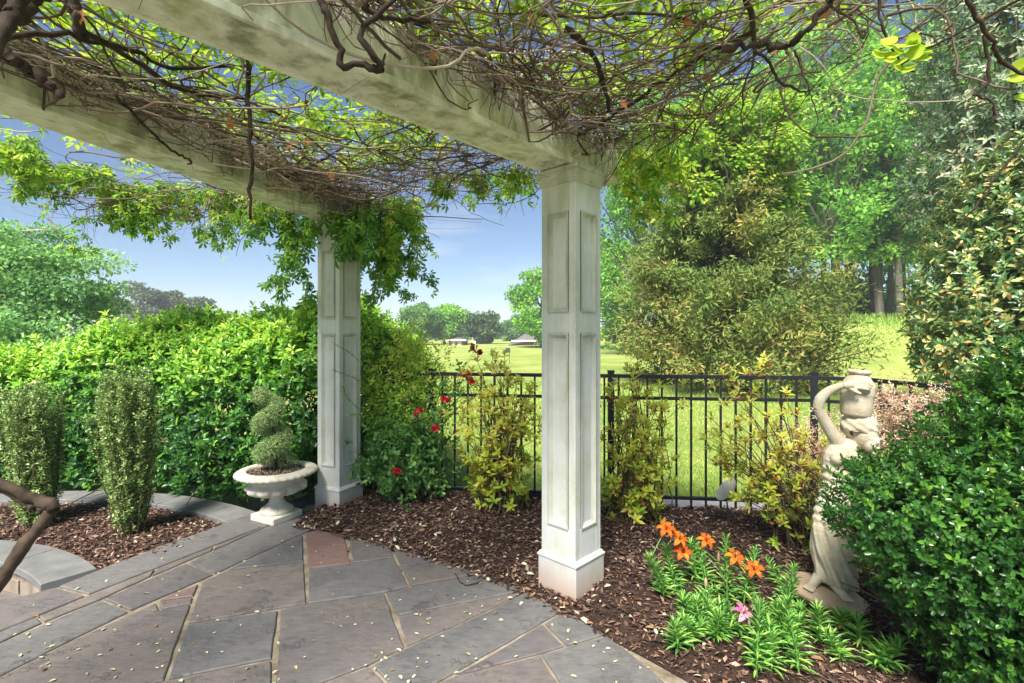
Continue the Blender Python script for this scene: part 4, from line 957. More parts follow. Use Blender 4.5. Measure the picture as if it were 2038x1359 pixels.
# taller single shoots
# arching yellow-green shrub
b_ = at(800, 965, 4.50); root = empty('arching_shrub', (b_[0], 4.50, .03), 'loose yellow-green arching shrub right of the rear column', 'shrub')
tips = cloud((0.02, 0, .90), (.52, .25, .62), .3)(85); P, V, F = bush_stems(tips, .12, n=10, r0=.006); mk('stems', V, F, M_twig, root, rnd=rng.random(len(V)))
n = 2900; si = rng.integers(0, 85, n); k = rng.integers(3, 10, n); pp = P[si, k] + rng.normal(size=(n, 3)) * .05
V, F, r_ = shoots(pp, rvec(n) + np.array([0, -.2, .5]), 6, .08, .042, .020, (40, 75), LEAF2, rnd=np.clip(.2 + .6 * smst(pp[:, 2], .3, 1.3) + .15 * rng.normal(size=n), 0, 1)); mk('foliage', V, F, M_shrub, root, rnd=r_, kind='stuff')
# stray arching sprays in front of the rear column
for a0, pts in enumerate(([(770, 760, 4.5), (735, 735, 4.2), (700, 705, 4.0), (668, 685, 3.9)], [(780, 790, 4.5), (730, 765, 4.2), (700, 750, 4.0), (664, 737, 3.92)], [(760, 830, 4.5), (715, 812, 4.1), (690, 790, 4.0), (684, 770, 3.95)], [(770, 850, 4.5), (730, 828, 4.2), (695, 824, 4.0)])):
    W = np.array([at(*p) for p in pts]) - np.array([b_[0], 4.50, .03]); W = smoothpath(W, 14); V, F = tubes(W[None], np.full((1, 14), .002), 4); mk('stems', V, F, M_twig, root, rnd=rng.random(len(V)))
    V, F, r_ = shoots(W, np.gradient(W, axis=0), 4, .03, .024, .012, (50, 70), LEAF2); mk('foliage', V, F, M_shrub, root, rnd=r_ * .5, kind='stuff')
# rose bush
b_ = at(835, 985, 4.35); root = empty('rose_bush', (b_[0], 4.35, .05), 'rose bush with dark leaves and red blooms against the fence', 'shrub'); RB = np.array([b_[0], 4.35, .05])
tips = cloud((-.08, -.1, .34), (.36, .3, .30), .12)(60); roses = [(945, 692, 4.0), (926, 747, 4.0), (938, 757, 3.98), (890, 797, 3.95), (868, 848, 3.9), (957, 702, 4.02), (832, 824, 4.0), (794, 935, 3.85)]
rt = np.array([at(*r) for r in roses]) - RB; P, V, F = bush_stems(np.concatenate([tips, rt]), .10, r0=.006, n=10); mk('stems', V, F, M_twig, root, rnd=rng.random(len(V)))
pp = np.concatenate([tips, tips[rng.integers(0, 60, 560)] + rng.normal(size=(560, 3)) * .075, P[60:, 5:].reshape(-1, 3)]); pp[:, 2] = np.maximum(pp[:, 2], .03)
V, F, r_ = shoots(pp, rvec(len(pp)) + np.array([0, -.4, .3]), 6, .07, .05, .028, (50, 80), LEAF4); mk('foliage', V, F, M_rosel, root, rnd=r_, kind='stuff')
M_rose = leafmat('rose_petals', [(0, (.45, .006, .02)), (.6, (.70, .02, .05)), (1, (.80, .06, .10))], .5, .3, .3, gain=1.0)
for r0_ in rt:
    V, F, r_ = shoots(np.repeat(r0_[None], 2, 0) + rng.normal(size=(2, 3)) * .012, np.array([[0, -.6, .8]]).repeat(2, 0) + rng.normal(size=(2, 3)) * .4, 14, .018, .028, .033, (12, 85), ROUND)
    mk('rose_bloom', V, F, M_rose, root, rnd=r_)
# pink-tipped shrub behind the statue
root = empty('pink_shrub', (2.3, 3.42, 0), 'pink-bronze feathery shrub behind the statue by the fence corner', 'shrub')
tips = np.concatenate([cloud((-.22, 0, .55), (.34, .22, .42), .25)(90), cloud((.28, -.15, .75), (.42, .28, .36), .3)(120)]); P, V, F = bush_stems(tips, .12, r0=.007, n=9); mk('stems', V, F, M_twig, root, rnd=rng.random(len(V)))
n = 1900; si = rng.integers(0, 210, n); pp = tips[si] + rng.normal(size=(n, 3)) * .055
V, F, r_ = shoots(pp, rvec(n) + unit(pp - np.array([0, 0, .4])) * .9, 8, .07, .024, .009, (35, 70), LEAF2, rnd=np.clip(.25 + .5 * smst(pp[:, 2], .35, .8) + .15 * rng.normal(size=n), 0, 1)); mk('foliage', V, F, M_pinkl, root, rnd=r_, kind='stuff')
# pale spot lamp plate on a stake
b_ = at(1445, 1035, 3.72); root = empty('garden_stake', (b_[0], 3.72, .0), 'pale oval plate on a thin stake beside the fence', 'garden stake')
V, F = lathe([(0, -.004), (.05, -.004), (.055, 0), (.05, .004), (0, .004)], 28); V = V[:, [0, 2, 1]] * np.array([1.15, 1, 1.5]) + np.array([0, 0, .30]); V[:, 0] += (V[:, 2] - .3) * .5; mk('plate', V, F, M_trim, root, smooth=True)
V, F = tubes(np.array([[(0.035, .01, -.05), (.02, .01, .12), (.0, .01, .3)]]), np.full((1, 3), .006), 6); mk('stake', V, F, M_dark, root)

# ------------------------------------------------------------------ lilies
def D_(x, y): return (1300 + x / 2.723, 860 + y / 2.723)
M_or = leafmat('orange_petals', [(0, (.55, .10, .01)), (.6, (.68, .17, .015)), (1, (.75, .28, .03))], .5, .3, .2, gain=1.0)
M_pk = leafmat('pink_petals', [(0, (.55, .10, .28)), (.5, (.72, .30, .45)), (1, (.80, .55, .62))], .5, .3, .2, gain=1.0)
M_bud = leafmat('pink_buds', [(0, (.45, .22, .16)), (.6, (.62, .36, .26)), (1, (.55, .42, .22))], .5, .1, .3, gain=1.0)
def lily(base, h, flowers, buds, label, mat=M_or, lean=None):
    b_ = gr(*base, .02); root = empty('lily_plant', b_, label, 'lily', 'lilies in the mulch bed')
    t = np.array([rng.normal() * .06, rng.normal() * .06, h * rng.uniform(.8, 1.15)]) if lean is None else np.array(lean)
    W = smoothpath([np.zeros(3), t * np.array([.3, .3, .5]), t], 12); V, F = tubes(W[None], np.linspace(.005, .003, 12)[None], 5); mk('stem', V, F, M_lily, root, rnd=np.full(len(V), .3))
    k = int(36 + h * 130); f = np.linspace(.12, 1, k); P = np.stack([np.interp(f, np.linspace(0, 1, 12), W[:, i]) for i in range(3)], 1)
    ph = np.arange(k) * 2.4 + rng.random() * 6; el = np.radians(18 + 50 * f ** 2) + rng.normal(size=k) * .15
    D = np.stack([np.cos(ph) * np.cos(el), np.sin(ph) * np.cos(el), np.sin(el)], 1); Ln = (.088 - .036 * f) * (.8 + .4 * rng.random(k))
    V, F, r_ = leaves(P, D, np.array([[0, 0, 1.]]).repeat(k, 0) + rng.normal(size=(k, 3)) * .2, Ln, Ln * .135, LEAF4); mk('leaves', V, F, M_lily, root, rnd=r_, kind='stuff')
    for fp in flowers:
        c = at(*fp, b_[1] - .01) - b_; s0 = W[-2]; V, F = tubes(smoothpath([s0, (s0 + c) / 2 + np.array([0, 0, .01]), c], 6)[None], np.full((1, 6), .0025), 4); mk('flower_stalk', V, F, M_lily, root, rnd=np.full(len(V), .4))
        ax = unit(np.array([rng.normal() * .3, -.55, .8])); e1 = unit(np.cross(ax, (1, 0, .2))); e2 = np.cross(ax, e1); V = []; Fl = []
        for p in range(6):
            a = p * math.pi / 3 + .2; rd = math.cos(a) * e1 + math.sin(a) * e2; sdv = np.cross(ax, rd); wpk = .011 if p % 2 else .0145
            bb = len(V)
            for (q, out_, up_, wd) in ((0, .004, 0, .3), (.3, .015, .018, .85), (.6, .034, .022, 1.0), (.85, .048, .010, .6), (1, .053, -.004, .05)):
                for sg in (-1, 1): V.append(c + rd * out_ + ax * up_ + sdv * sg * wpk * wd)
            for q in range(4): Fl.append((bb + 2 * q, bb + 2 * q + 1, bb + 2 * q + 3, bb + 2 * q + 2))
        mk('flower', V, Fl, mat, root, smooth=True, rnd=np.repeat(rng.random(6), 10))
        SP_ = np.array([[c, c + ax * .03 + rd_ * .006, c + ax * .05 + rd_ * .016] for rd_ in [math.cos(a) * e1 + math.sin(a) * e2 for a in np.arange(6) * 1.047]]); V, F = tubes(SP_, np.full((6, 3), .0012), 3); mk('stamens', V, F, M_calyx, root, rnd=np.full(len(V), .3))
    for bp in buds:
        c = at(*bp, b_[1] - .01) - b_; V, F = lathe([(.001, -.028), (.006, -.022), (.0095, -.008), (.009, .008), (.005, .022), (.001, .03)], 8); mk('bud', V + c, F, M_bud, root, smooth=True, rnd=np.full(len(V), rng.random()))
        V, F = tubes(np.array([[W[-2], (W[-2] + c) / 2, c - np.array([0, 0, .026])]]), np.full((1, 3), .002), 4); mk('flower_stalk', V, F, M_lily, root, rnd=np.full(len(V), .4))
lily(D_(60, 905), .30, [D_(70, 528)], [], 'tall lily with the leftmost, highest orange bloom')
lily(D_(125, 885), .27, [D_(137, 582), D_(160, 655)], [], 'lily with two orange blooms at the left of the lily patch')
lily(D_(235, 830), .24, [D_(285, 592)], [], 'lily with an orange bloom at the back of the patch')
lily(D_(300, 880), .20, [], [D_(355, 680), D_(375, 742), D_(285, 815)], 'lily with three closed pinkish buds')
lily(D_(400, 960), .30, [D_(440, 682)], [D_(450, 680)], 'lily with an orange bloom and a bud in mid patch')
lily(D_(490, 935), .26, [D_(548, 745)], [], 'lily with the rightmost orange bloom')
lily(D_(480, 1120), .16, [D_(480, 985)], [], 'lily with the single pink and white striped bloom', M_pk)
for (p, h, lab) in ((D_(255, 1090), .13, 'small lily plant below the bud cluster'), (D_(345, 1130), .13, 'small lily plant left of the pink bloom'), (D_(560, 1330), .30, 'tall leafy lily plant nearest the patio, without bloom'), (D_(640, 1290), .16, 'short lily plant beside the tallest front lily'),
                    (D_(675, 1140), .22, 'leafy lily plant right of the pink bloom'), (D_(790, 1310), .26, 'slender lily plant in front of the statue base'), (D_(695, 845), .09, 'small sprout left of the statue base'), (D_(905, 1150), .18, 'lily plant directly below the statue base'),
                    (D_(1015, 1245), .14, 'low lily plant right of the statue front'), (D_(1010, 1085), .10, 'low sprout under the statue base edge'), (D_(1190, 1290), .12, 'low lily plant close to the boxwood'), (D_(1130, 1175), .14, 'lily sprout between statue and boxwood'), (D_(1262, 1300), .12, 'rightmost lily sprout beside the boxwood'), (D_(185, 985), .08, 'smallest lily seedling behind the front column'), (D_(740, 1010), .12, 'lily sprout left below the statue base rim'), (D_(600, 1180), .18, 'lily plant between pink bloom and tall front lily')):
    lily(p, h, [], [], lab)

for q in range(14):
    lily(D_(rng.uniform(20, 390) if q % 2 else rng.uniform(600, 780), rng.uniform(900, 1200)), rng.uniform(.07, .17), [], [], 'short flowerless lily shoot filling in among the taller lilies')

# ------------------------------------------------------------------ vines on the pergola
vine = empty('climbing_vine', (0, 0, 2.6), 'tangled brown woody vine with lime leaves covering the pergola', 'vine'); VO = np.array([0, 0, 2.6])
def pxy(r, th): return np.stack([C[0] + r * np.cos(th), C[1] + r * np.sin(th)], -1)
def mat_strands(r, th, heading, npts, step, curl, zmean, zamp, rad, sides=4):
    s = len(r); p = pxy(r, th); st = np.stack([p[:, 0], p[:, 1], np.zeros(s)], 1)
    d = np.stack([np.cos(heading), np.sin(heading), rng.normal(size=s) * .25], 1)
    P = wander(st, d, npts, step, curl)
    z = P[:, :, 2]; P[:, :, 2] = zmean[:, None] + np.tanh(z / .25) * zamp
    rr = np.hypot(P[:, :, 0] - C[0], P[:, :, 1] - C[1]); ang_ = np.arctan2(P[:, :, 1] - C[1], P[:, :, 0] - C[0]); lim = 6.28 - .42 * (1 - smst(np.degrees(ang_), 34, 46)) + .12 * np.sin(ang_ * 23)
    sc = np.where(rr > lim, lim / rr, 1); P[:, :, 0] = C[0] + (P[:, :, 0] - C[0]) * sc; P[:, :, 1] = C[1] + (P[:, :, 1] - C[1]) * sc
    P[:, :, 2] -= np.where(rr > lim, (rr - lim) * .5, 0)
    return P, rad[:, None] * np.linspace(1, .5, npts)[None]
SV = []
def addstr(P, rad, sides=4):
    kp = (P[:, :, 1].mean(1) > 1.25) | (rng.random(len(P)) < .22); P, rad = P[kp], rad[kp]
    V, F = tubes(P, rad, sides); SV.append((V, F, np.repeat(rng.random(len(P)), P.shape[1] * sides)))
# loose net over everything
n = 500; r = 3.0 + 3.3 * rng.random(n) ** .7; th = np.radians(np.where(rng.random(n) < .93, rng.uniform(8, 72, n), rng.uniform(70, 100, n))); hd = th + np.pi / 2 * rng.choice([-1, 1], n) + rng.normal(size=n) * .7
addstr(*mat_strands(r, th, hd, 13, .05 + .08 * rng.random(n), .40, 2.66 + .06 * rng.normal(size=n), .12, .0016 + .006 * rng.random(n) ** 2.6))
# rim between the columns and beyond
n = 720; r = 5.5 + .8 * rng.random(n) ** .8; th = np.radians(np.where(rng.random(n) < .86, rng.uniform(26, 72, n), rng.uniform(68, 96, n))); hd = th + np.pi / 2 * rng.choice([-1, 1], n) + rng.normal(size=n) * .45
addstr(*mat_strands(r, th, hd, 13, .04 + .07 * rng.random(n), .40, 2.60 + .07 * rng.normal(size=n), .12, .0015 + .006 * rng.random(n) ** 2.6))
# bundles lying along the beams
for deg, n in ((48, 520), (74.5, 560)):
    l = 2.6 + 3.5 * rng.random(n) ** (.75 if deg > 60 else .9); offn = -.13 - .15 * np.abs(rng.normal(size=n)); a = R(deg); u = np.array([math.cos(a), math.sin(a)]); v = np.array([-u[1], u[0]])
    cc = np.array([.34, 2.89]) if deg < 60 else np.array([-1.44, 4.19])
    p = cc + (l - 6.0)[:, None] * u + offn[:, None] * v * 1.0
    st = np.concatenate([p, np.zeros((n, 1))], 1); hd = a + np.pi * rng.integers(0, 2, n) + rng.normal(size=n) * .30
    P = wander(st, np.stack([np.cos(hd), np.sin(hd), rng.normal(size=n) * .2], 1), 14, .035 + .07 * rng.random(n), .36)
    P[:, :, 2] = (2.605 + .06 * rng.normal(size=n))[:, None] - (.11 if deg > 60 else .05) * np.abs(np.sin((l * 2.2)))[:, None] + np.tanh(P[:, :, 2] / .3) * .12
    side = ((P[:, :, :2] - cc) @ v); bad = (side > -.125) & (P[:, :, 2] < 2.615); P[:, :, 2] = np.where(bad, 2.615 + .02 * rng.random(bad.shape), P[:, :, 2])
    addstr(P, (.0015 + .006 * rng.random(n) ** 2.4)[:, None] * np.linspace(1, .6, 14)[None])
# short dry twigs hanging down from the bundles and the rim
n = 520; pick = rng.integers(0, 2, n); deg = np.array([48, 74.5, 29])[pick]; cc = np.array([[.34, 2.89], [-1.44, 4.19], b3[:2]])[pick]; a = np.radians(deg); u = np.stack([np.cos(a), np.sin(a)], 1); v = np.stack([-u[:, 1], u[:, 0]], 1)
st = np.concatenate([cc + (rng.uniform(3.2, 6.2, n) - 6)[:, None] * u - (.125 + .12 * rng.random(n))[:, None] * v, np.full((n, 1), 2.59)], 1)
P = wander(st, np.array([0, 0, -1.]) + rng.normal(size=(n, 3)) * .45, 8, (.012 + .034 * rng.random(n) ** 2), .32, .08); addstr(P, (.0014 + .002 * rng.random(n))[:, None] * np.linspace(1, .5, 8)[None])
n = 420; th = np.radians(rng.uniform(38, 90, n)); p = pxy(5.9 + .4 * rng.random(n), th); st = np.concatenate([p, np.full((n, 1), 2.56)], 1)
P = wander(st, np.array([0, 0, -1.]) + rng.normal(size=(n, 3)) * .5, 9, (.012 + .04 * rng.random(n) ** 2), .3, .08); addstr(P, (.0013 + .002 * rng.random(n))[:, None] * np.linspace(1, .5, 9)[None])
V, F, r_ = join(*SV); mk('stems', V - VO, F, M_stem, vine, rnd=r_, kind='stuff')
# thick woody branches, traced one by one
def branch(pts, rad, jit=.004, n=22, sides=8, knots=True):
    W = smoothpath([at(*p) for p in pts], n, jit); rr = np.interp(np.linspace(0, 1, n), np.linspace(0, 1, len(rad)), rad)
    if knots: rr = rr * (1 + .13 * np.convolve(rng.normal(size=n + 2), [.3, .6, .3], 'valid'))
    W = np.concatenate([W[:1], W, W[-1:]]); rr = np.concatenate([[.0005], rr, [.0005]])
    W[0] -= (W[2] - W[1]) * .05; W[-1] += (W[-2] - W[-3]) * .05
    V, F = tubes(W[None], rr[None], sides); mk('branch', V - VO, F, M_bark, vine, smooth=True)
branch([(640, -60, 1.38), (642, 0, 1.40), (652, 30, 1.40), (660, 65, 1.41), (676, 100, 1.42), (684, 132, 1.43), (708, 122, 1.43), (735, 134, 1.42), (758, 140, 1.42), (745, 115, 1.40), (718, 75, 1.39), (728, 45, 1.40), (760, 22, 1.42), (790, -10, 1.45)], [.010, .0095, .009, .009, .010, .009, .008], .003, 40)
branch([(757, 142, 1.42), (762, 125, 1.41), (768, 105, 1.40)], [.005, .003], .001, 6)
branch([(720, -10, 1.45), (735, 25, 1.47), (790, 38, 1.60), (880, 45, 1.9)], [.008, .007, .006], .004)
branch([(497, 120, 2.35), (492, 200, 2.36), (500, 290, 2.37), (500, 360, 2.38), (496, 434, 2.38)], [.012, .010, .009, .008], .004)
branch([(8, 108, 1.15), (50, 135, 1.2), (90, 165, 1.22), (122, 197, 1.24)], [.016, .013, .008], .003)
branch([(0, -10, .95), (30, 40, .98), (60, 5, 1.0), (110, -30, 1.0)], [.014, .013, .011], .003)
branch([(-20, 120, .9), (10, 60, .92), (40, 10, .95), (45, -40, .95)], [.011, .013, .013], .003)
branch([(140, -20, 1.1), (155, 40, 1.12), (165, 75, 1.13), (150, 20, 1.1)], [.014, .012, .008], .003)
branch([(0, 75, 1.5), (140, 70, 1.7), (250, 100, 1.9), (330, 130, 2.1), (430, 132, 2.3), (500, 130, 2.5)], [.009, .008, .007], .006)
branch([(150, 50, 1.5), (250, 110, 1.75), (330, 160, 2.0), (400, 190, 2.3), (470, 195, 2.6), (560, 230, 2.9)], [.010, .009, .008], .006)
branch([(230, 190, 1.9), (330, 290, 2.3), (380, 320, 2.4), (372, 328, 2.4)], [.007, .006, .004], .003)
branch([(560, 350, 3.2), (590, 345, 3.2), (640, 320, 3.3), (700, 280, 3.4)], [.009, .008, .006], .004)
branch([(1150, 270, 2.5), (1210, 235, 2.45), (1280, 190, 2.3), (1380, 120, 2.1), (1500, 60, 1.9)], [.010, .009, .008], .006)
branch([(1130, 60, 1.9), (1180, 110, 2.0), (1205, 180, 2.2), (1215, 225, 2.35)], [.012, .010, .008], .005)
branch([(1480, -20, 1.7), (1500, 60, 1.75), (1500, 110, 1.76), (1478, 190, 1.78), (1478, 262, 1.8)], [.011, .009, .004, .003, .002], .003)
branch([(1440, 100, 1.72), (1500, 85, 1.7), (1560, 95, 1.66), (1610, 50, 1.6), (1660, -10, 1.55)], [.012, .012, .010, .008], .005)
branch([(1500, 100, 1.72), (1530, 120, 1.72), (1550, 160, 1.72), (1590, 180, 1.72), (1612, 182, 1.72)], [.006, .005, .003], .003)
branch([(1580, 100, 1.66), (1600, 150, 1.66), (1615, 195, 1.66), (1628, 240, 1.66), (1612, 265, 1.66)], [.003, .002, .0015], .002)
branch([(1755, -15, 1.25), (1750, 25, 1.26), (1765, 75, 1.27), (1795, 130, 1.28), (1820, 142, 1.28)], [.004, .003, .002], .002)
branch([(1925, -20, 1.15), (1940, 30, 1.16), (1975, 80, 1.18), (1990, 120, 1.2), (2045, 155, 1.2)], [.006, .005, .004], .003)
branch([(2050, 270, 1.3), (2000, 330, 1.32), (1950, 400, 1.34), (1920, 435, 1.35)], [.003, .003, .002], .002)
branch([(1960, 70, 1.18), (1968, 160, 1.2), (1940, 185, 1.2), (1975, 205, 1.2), (1982, 245, 1.2)], [.004, .003, .003], .002)
# low gnarled stem reaching in from the left
root = empty('woody_stem', tuple(at(-70, 1240, 1.28)), 'bare bent woody stem reaching in at the left edge', 'vine'); RO = at(-70, 1240, 1.28)
for pts, rad, nn_ in (([(-70, 1240, 1.28), (0, 1155, 1.30), (30, 1110, 1.31), (62, 1068, 1.32), (92, 1030, 1.33), (104, 1008, 1.33), (90, 1000, 1.33), (60, 990, 1.32), (30, 975, 1.30), (-40, 945, 1.27)], [.018, .0165, .015, .015, .0155, .013, .013], 34), ([(92, 1012, 1.33), (60, 1006, 1.32), (25, 985, 1.31), (-30, 960, 1.28)], [.010, .009, .008], 14)):
    W = smoothpath([at(*p) for p in pts], nn_, .0015); rr = np.interp(np.linspace(0, 1, nn_), np.linspace(0, 1, len(rad)), rad) * (1 + .07 * rng.normal(size=nn_))
    V, F = tubes(W[None], rr[None], 10); mk('stem', V - RO, F, noisemat('brown_stem_bark', [(.3, (.035, .024, .016)), (.7, (.095, .066, .045))], 25, .8, .25, .5, .004, 70), root, smooth=True)
# leaves growing up through the mat
n = 5000; r = 3.0 + 3.3 * rng.random(n) ** .6; th = np.radians(np.where(rng.random(n) < .95, rng.uniform(20, 72, n), rng.uniform(70, 96, n))); dens = np.sin(th * 31 + r * 3) + np.sin(r * 7 + th * 12) + rng.normal(size=n) * .8
keep = (dens > -.9) & ((C[1] + r * np.sin(th) > 1.35) | (rng.random(n) < .2)); r, th = r[keep], th[keep]; n = len(r); p = pxy(r, th)
P = np.concatenate([p, (2.70 + .16 * rng.random(n))[:, None]], 1); D = rvec(n); D[:, 2] = D[:, 2] * .3 - .1; Nn = np.array([0, 0, 1.]) + rvec(n) * .5; Ln = .055 + .045 * rng.random(n)
L1 = leaves(P, D, Nn, Ln, Ln, PALM, np.clip(.35 + .6 * rng.random(n), 0, 1))
# leafy fringe and hanging trails
HV, HL, HF = [], [], []
def trails(px0, px1, py0, py1, Y0, Y1, n, kl, tone, size=.06, sway=.35, target=HL):
    for _ in range(n):
        px = rng.uniform(px0, px1); Y = rng.uniform(Y0, Y1); pe = py0 + (py1 - py0) * rng.random() ** .8; s = at(px, py0, Y); ln = (pe - py0) / FPX * Y + .04
        k = 9; P = wander(s[None], np.array([[rng.normal() * sway, rng.normal() * sway, -1.]]), k, np.array([ln / k]), .25, .25)
        HV.append((*tubes(P, np.full((1, k), .0016), 3), rng.random(k * 3)))
        m = int(kl * ln * 10) + 4; f = rng.random(m) * (k - 1); i = np.clip(f.astype(int), 0, k - 2); q = (f - i)[:, None]; pos = P[0, i] * (1 - q) + P[0, i + 1] * q + rng.normal(size=(m, 3)) * .028
        D = rvec(m) * .8 + np.array([0, -.15, -.75]); Nn = rvec(m) * .8 + np.array([0, -.5, .6]); Ln = size * (.65 + .6 * rng.random(m))
        target.append(leaves(pos, D, Nn, Ln, Ln, PALM, np.clip(tone + .3 * rng.normal(size=m), 0, 1)))
trails(60, 210, 335, 400, 4.0, 4.5, 18, 7, .55, .065, .8)
trails(200, 420, 370, 495, 4.2, 4.7, 34, 7, .5, .065, .6)
trails(400, 500, 380, 460, 4.2, 4.6, 16, 7, .5, .06, .6)
trails(420, 470, 440, 545, 4.3, 4.5, 4, 7, .5, .05, .3)
trails(480, 650, 400, 500, 4.1, 4.5, 24, 7, .5, .06, .6)
trails(555, 640, 430, 650, 4.1, 4.4, 13, 5, .45, .07, .35, HF)
trails(640, 720, 420, 545, 3.82, 3.95, 7, 5, .35, .085, .3, HF)
trails(715, 800, 400, 690, 4.15, 4.45, 17, 7, .5, .07, .35, HF)
trails(770, 850, 400, 600, 4.0, 4.3, 9, 6, .5, .06, .3)
trails(860, 1060, 350, 415, 3.4, 3.9, 20, 6, .5, .055, .7)
trails(1000, 1060, 340, 395, 3.2, 3.5, 6, 6, .6, .05, .5)
trails(1235, 1350, 300, 480, 2.9, 3.4, 20, 5, .65, .06, .5)
trails(1250, 1400, 220, 330, 2.7, 3.1, 14, 4, .6, .055, .6)
trails(170, 190, 425, 510, 3.6, 3.7, 2, 3, .4, .05, .2)
trails(0, 70, 280, 430, 3.6, 4.2, 16, 6, .5, .065, .6)
trails(590, 630, 600, 720, 4.5, 4.7, 7, 6, .6, .07, .3, HF)
V, F, r_ = join(*HV); mk('tendrils', V - VO, F, M_stem, vine, rnd=r_ * .5, kind='stuff')
V, F, r_ = join(L1, *HL); mk('foliage', V - VO, F, M_vine, vine, rnd=r_, kind='stuff')
V, F, r_ = join(*HF); mk('hanging_foliage', V - VO, F, M_creep, vine, rnd=r_, kind='stuff')
# near sprigs at the upper right
SPRIG = [((1752, 80), (1770, 95)), ((1750, 100), (1745, 115)), ((1775, 90), (1790, 105)), ((1790, 95), (1808, 92)), ((1800, 110), (1822, 108)), ((1815, 120), (1838, 118)), ((1790, 120), (1780, 140)), ((1810, 130), (1800, 146)), ((1765, 105), (1770, 125)), ((1800, 88), (1815, 80)), ((1820, 100), (1840, 102)), ((2000, 160), (2030, 165)), ((2015, 195), (2045, 200)), ((2010, 150), (2035, 130))]
P = np.array([at(*a, 1.27) for a, b2 in SPRIG]); E = np.array([at(*b2, 1.25) for a, b2 in SPRIG]); P = np.concatenate([P, P + .006]); E = np.concatenate([E, E + np.array([.012, 0, .014])])
V, F, r_ = leaves(P, E - P, np.array([[0, -.7, .7]]).repeat(len(P), 0) + rng.normal(size=(len(P), 3)) * .3, np.full(len(P), .042), np.full(len(P), .034), ROUND, .75 + .25 * rng.random(len(P))); mk('sprig', V - VO, F, M_vine, vine, rnd=r_, kind='stuff')
# dead oak leaves caught in the tangle
OAK = (np.array([[0, 0, 0], [.2, .06, .02], [.3, .32, .08], [.42, .1, .02], [.58, .42, .1], [.68, .12, .0], [1, .0, -.1], [.68, -.12, .0], [.58, -.42, .1], [.42, -.1, .02], [.3, -.32, .08], [.2, -.06, .02]]), np.array([[0, 1, 11], [1, 2, 3], [1, 3, 9], [1, 9, 11], [9, 10, 11], [3, 4, 5], [3, 5, 7], [3, 7, 9], [7, 8, 9], [5, 6, 7]]))
pts = [(1382, 45, 1.9), (1365, 60, 1.9), (1525, 90, 1.7), (590, 280, 2.8), (605, 275, 2.85), (455, 232, 2.2), (612, 210, 2.6), (120, 5, 1.1), (165, 15, 1.1), (862, 95, 1.8), (1220, 190, 2.3), (1235, 195, 2.3), (1300, 25, 1.9), (445, 225, 2.2), (650, 335, 3.2), (1130, 205, 2.2), (1055, 20, 1.7), (1310, 10, 1.9), (1400, 150, 2.2), (1290, 150, 2.2), (1660, 15, 1.6), (1905, 40, 1.2), (1950, 45, 1.2)]
P = np.array([at(*p) for p in pts]); n = len(P); V, F, r_ = leaves(P, rvec(n) + np.array([0, 0, -.6]), rvec(n) + np.array([0, -1., 0]), .024 * P[:, 1] + .012, .022 * P[:, 1] + .008, OAK); mk('dead_leaves', V - VO, F, M_dead, vine, rnd=r_, kind='stuff')

# ------------------------------------------------------------------ litter on the paving and beds
n = 250; cl = rng.integers(0, 26, n); cpx = rng.uniform(40, 1300, 26); cpy = 1045 + 320 * rng.random(26); far_ = rng.random(n) < .45; px = np.where(far_, rng.uniform(20, 1320, n), cpx[cl] + rng.normal(size=n) * 45); py = np.clip(np.where(far_, 1040 + 330 * rng.random(n) ** .9, cpy[cl] + rng.normal(size=n) * 22), 1035, 1400)
P = np.array([gr(a, b2, .009) for a, b2 in zip(px, py)]); ok = (np.hypot(P[:, 0] - C[0], P[:, 1] - C[1]) < RP + .05) & (P[:, 0] > -2.75 + (P[:, 1] - 2.7) * .5); P = P[ok]; n = len(P)
D = rvec(n); D[:, 2] *= .12; sz = .012 + .018 * rng.random(n); V, F, r_ = leaves(P, D, np.array([0, 0, 1.]) + rvec(n) * .3, sz, sz * .55, LEAF4); tag(mk('fallen_leaves', V, F, M_fallen, rnd=r_), 'small pale fallen leaves scattered over the flagstones', 'leaves', kind='stuff')
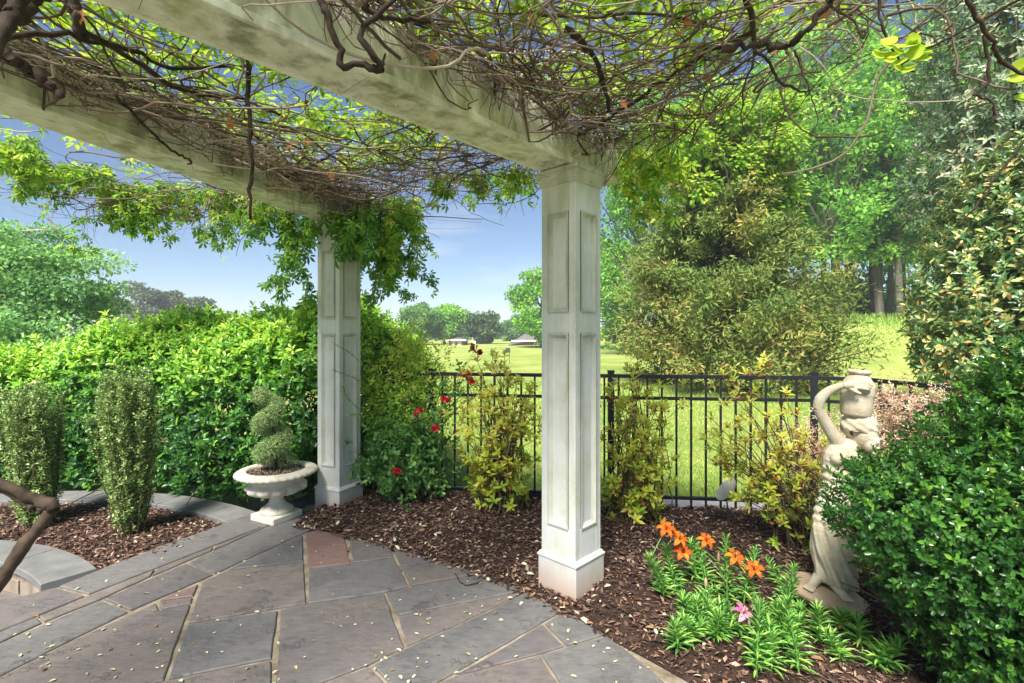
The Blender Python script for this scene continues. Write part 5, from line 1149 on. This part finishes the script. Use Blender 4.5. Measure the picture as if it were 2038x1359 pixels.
n = 700; P = np.array([bedR(a, b2) for a, b2 in zip(rng.random(n), rng.random(n) ** 1.6)]); P[:, 2] += .014; D = rvec(n); D[:, 2] *= .3; sz = .02 + .03 * rng.random(n)
V, F, r_ = leaves(P, D, np.array([0, 0, 1.]) + rvec(n) * .5, sz, sz * .5, LEAF4); tag(mk('leaf_litter', V, F, M_fallen, rnd=np.clip(r_ * .45 + .62, 0, 1)), 'brown and pale dead leaves lying on the mulch', 'leaves', kind='stuff')
n = 60; P = np.array([pol(1.2 + .65 * rng.random(), rng.uniform(40, 100), -.192, C2) for _ in range(n)]); D = rvec(n); D[:, 2] *= .1; V, F, r_ = leaves(P, D, np.array([0, 0, 1.]) + rvec(n) * .3, np.full(n, .025), np.full(n, .014), LEAF4); tag(mk('fallen_leaves', V, F, M_fallen, rnd=r_ * .6), 'pale leaves lying on the lower path at the left edge', 'leaves', kind='stuff')
# twigs on the paving edge
for pts, lab in (([(905, 1140), (920, 1160), (935, 1163), (958, 1157)], 'bent dry twig lying on the flagstones left of the front column'), ([(1070, 1180), (1110, 1205), (1150, 1225), (1210, 1260)], 'long dry twig along the patio edge by the front column')):
    W = smoothpath([gr(*p, .012) for p in pts], 12, .002); V, F = tubes(W[None], np.full((1, 12), .0032), 5); tag(mk('dry_twig', V - W[0], F, M_bark), lab, 'twig').location = W[0]

# ------------------------------------------------------------------ hazy air
M_haze = bpy.data.materials.new('haze_air'); M_haze.use_nodes = True; nt = M_haze.node_tree; nt.nodes.clear()
o_ = N(nt, 'ShaderNodeOutputMaterial'); pv = N(nt, 'ShaderNodeVolumePrincipled'); pv.inputs['Color'].default_value = (.86, .91, 1, 1); pv.inputs['Density'].default_value = .0012; pv.inputs['Density Attribute'].default_value = ''; M_haze.cycles.homogeneous_volume = True; pv.inputs['Anisotropy'].default_value = .0
nt.links.new(pv.outputs[0], o_.inputs['Volume'])
tag(boxo('haze', -430, 430, -70, 720, -1.6, 26, M_haze), 'pale summer haze in the air over the lawn and far trees', 'haze', kind='stuff')
S.cycles.volume_bounces = 0
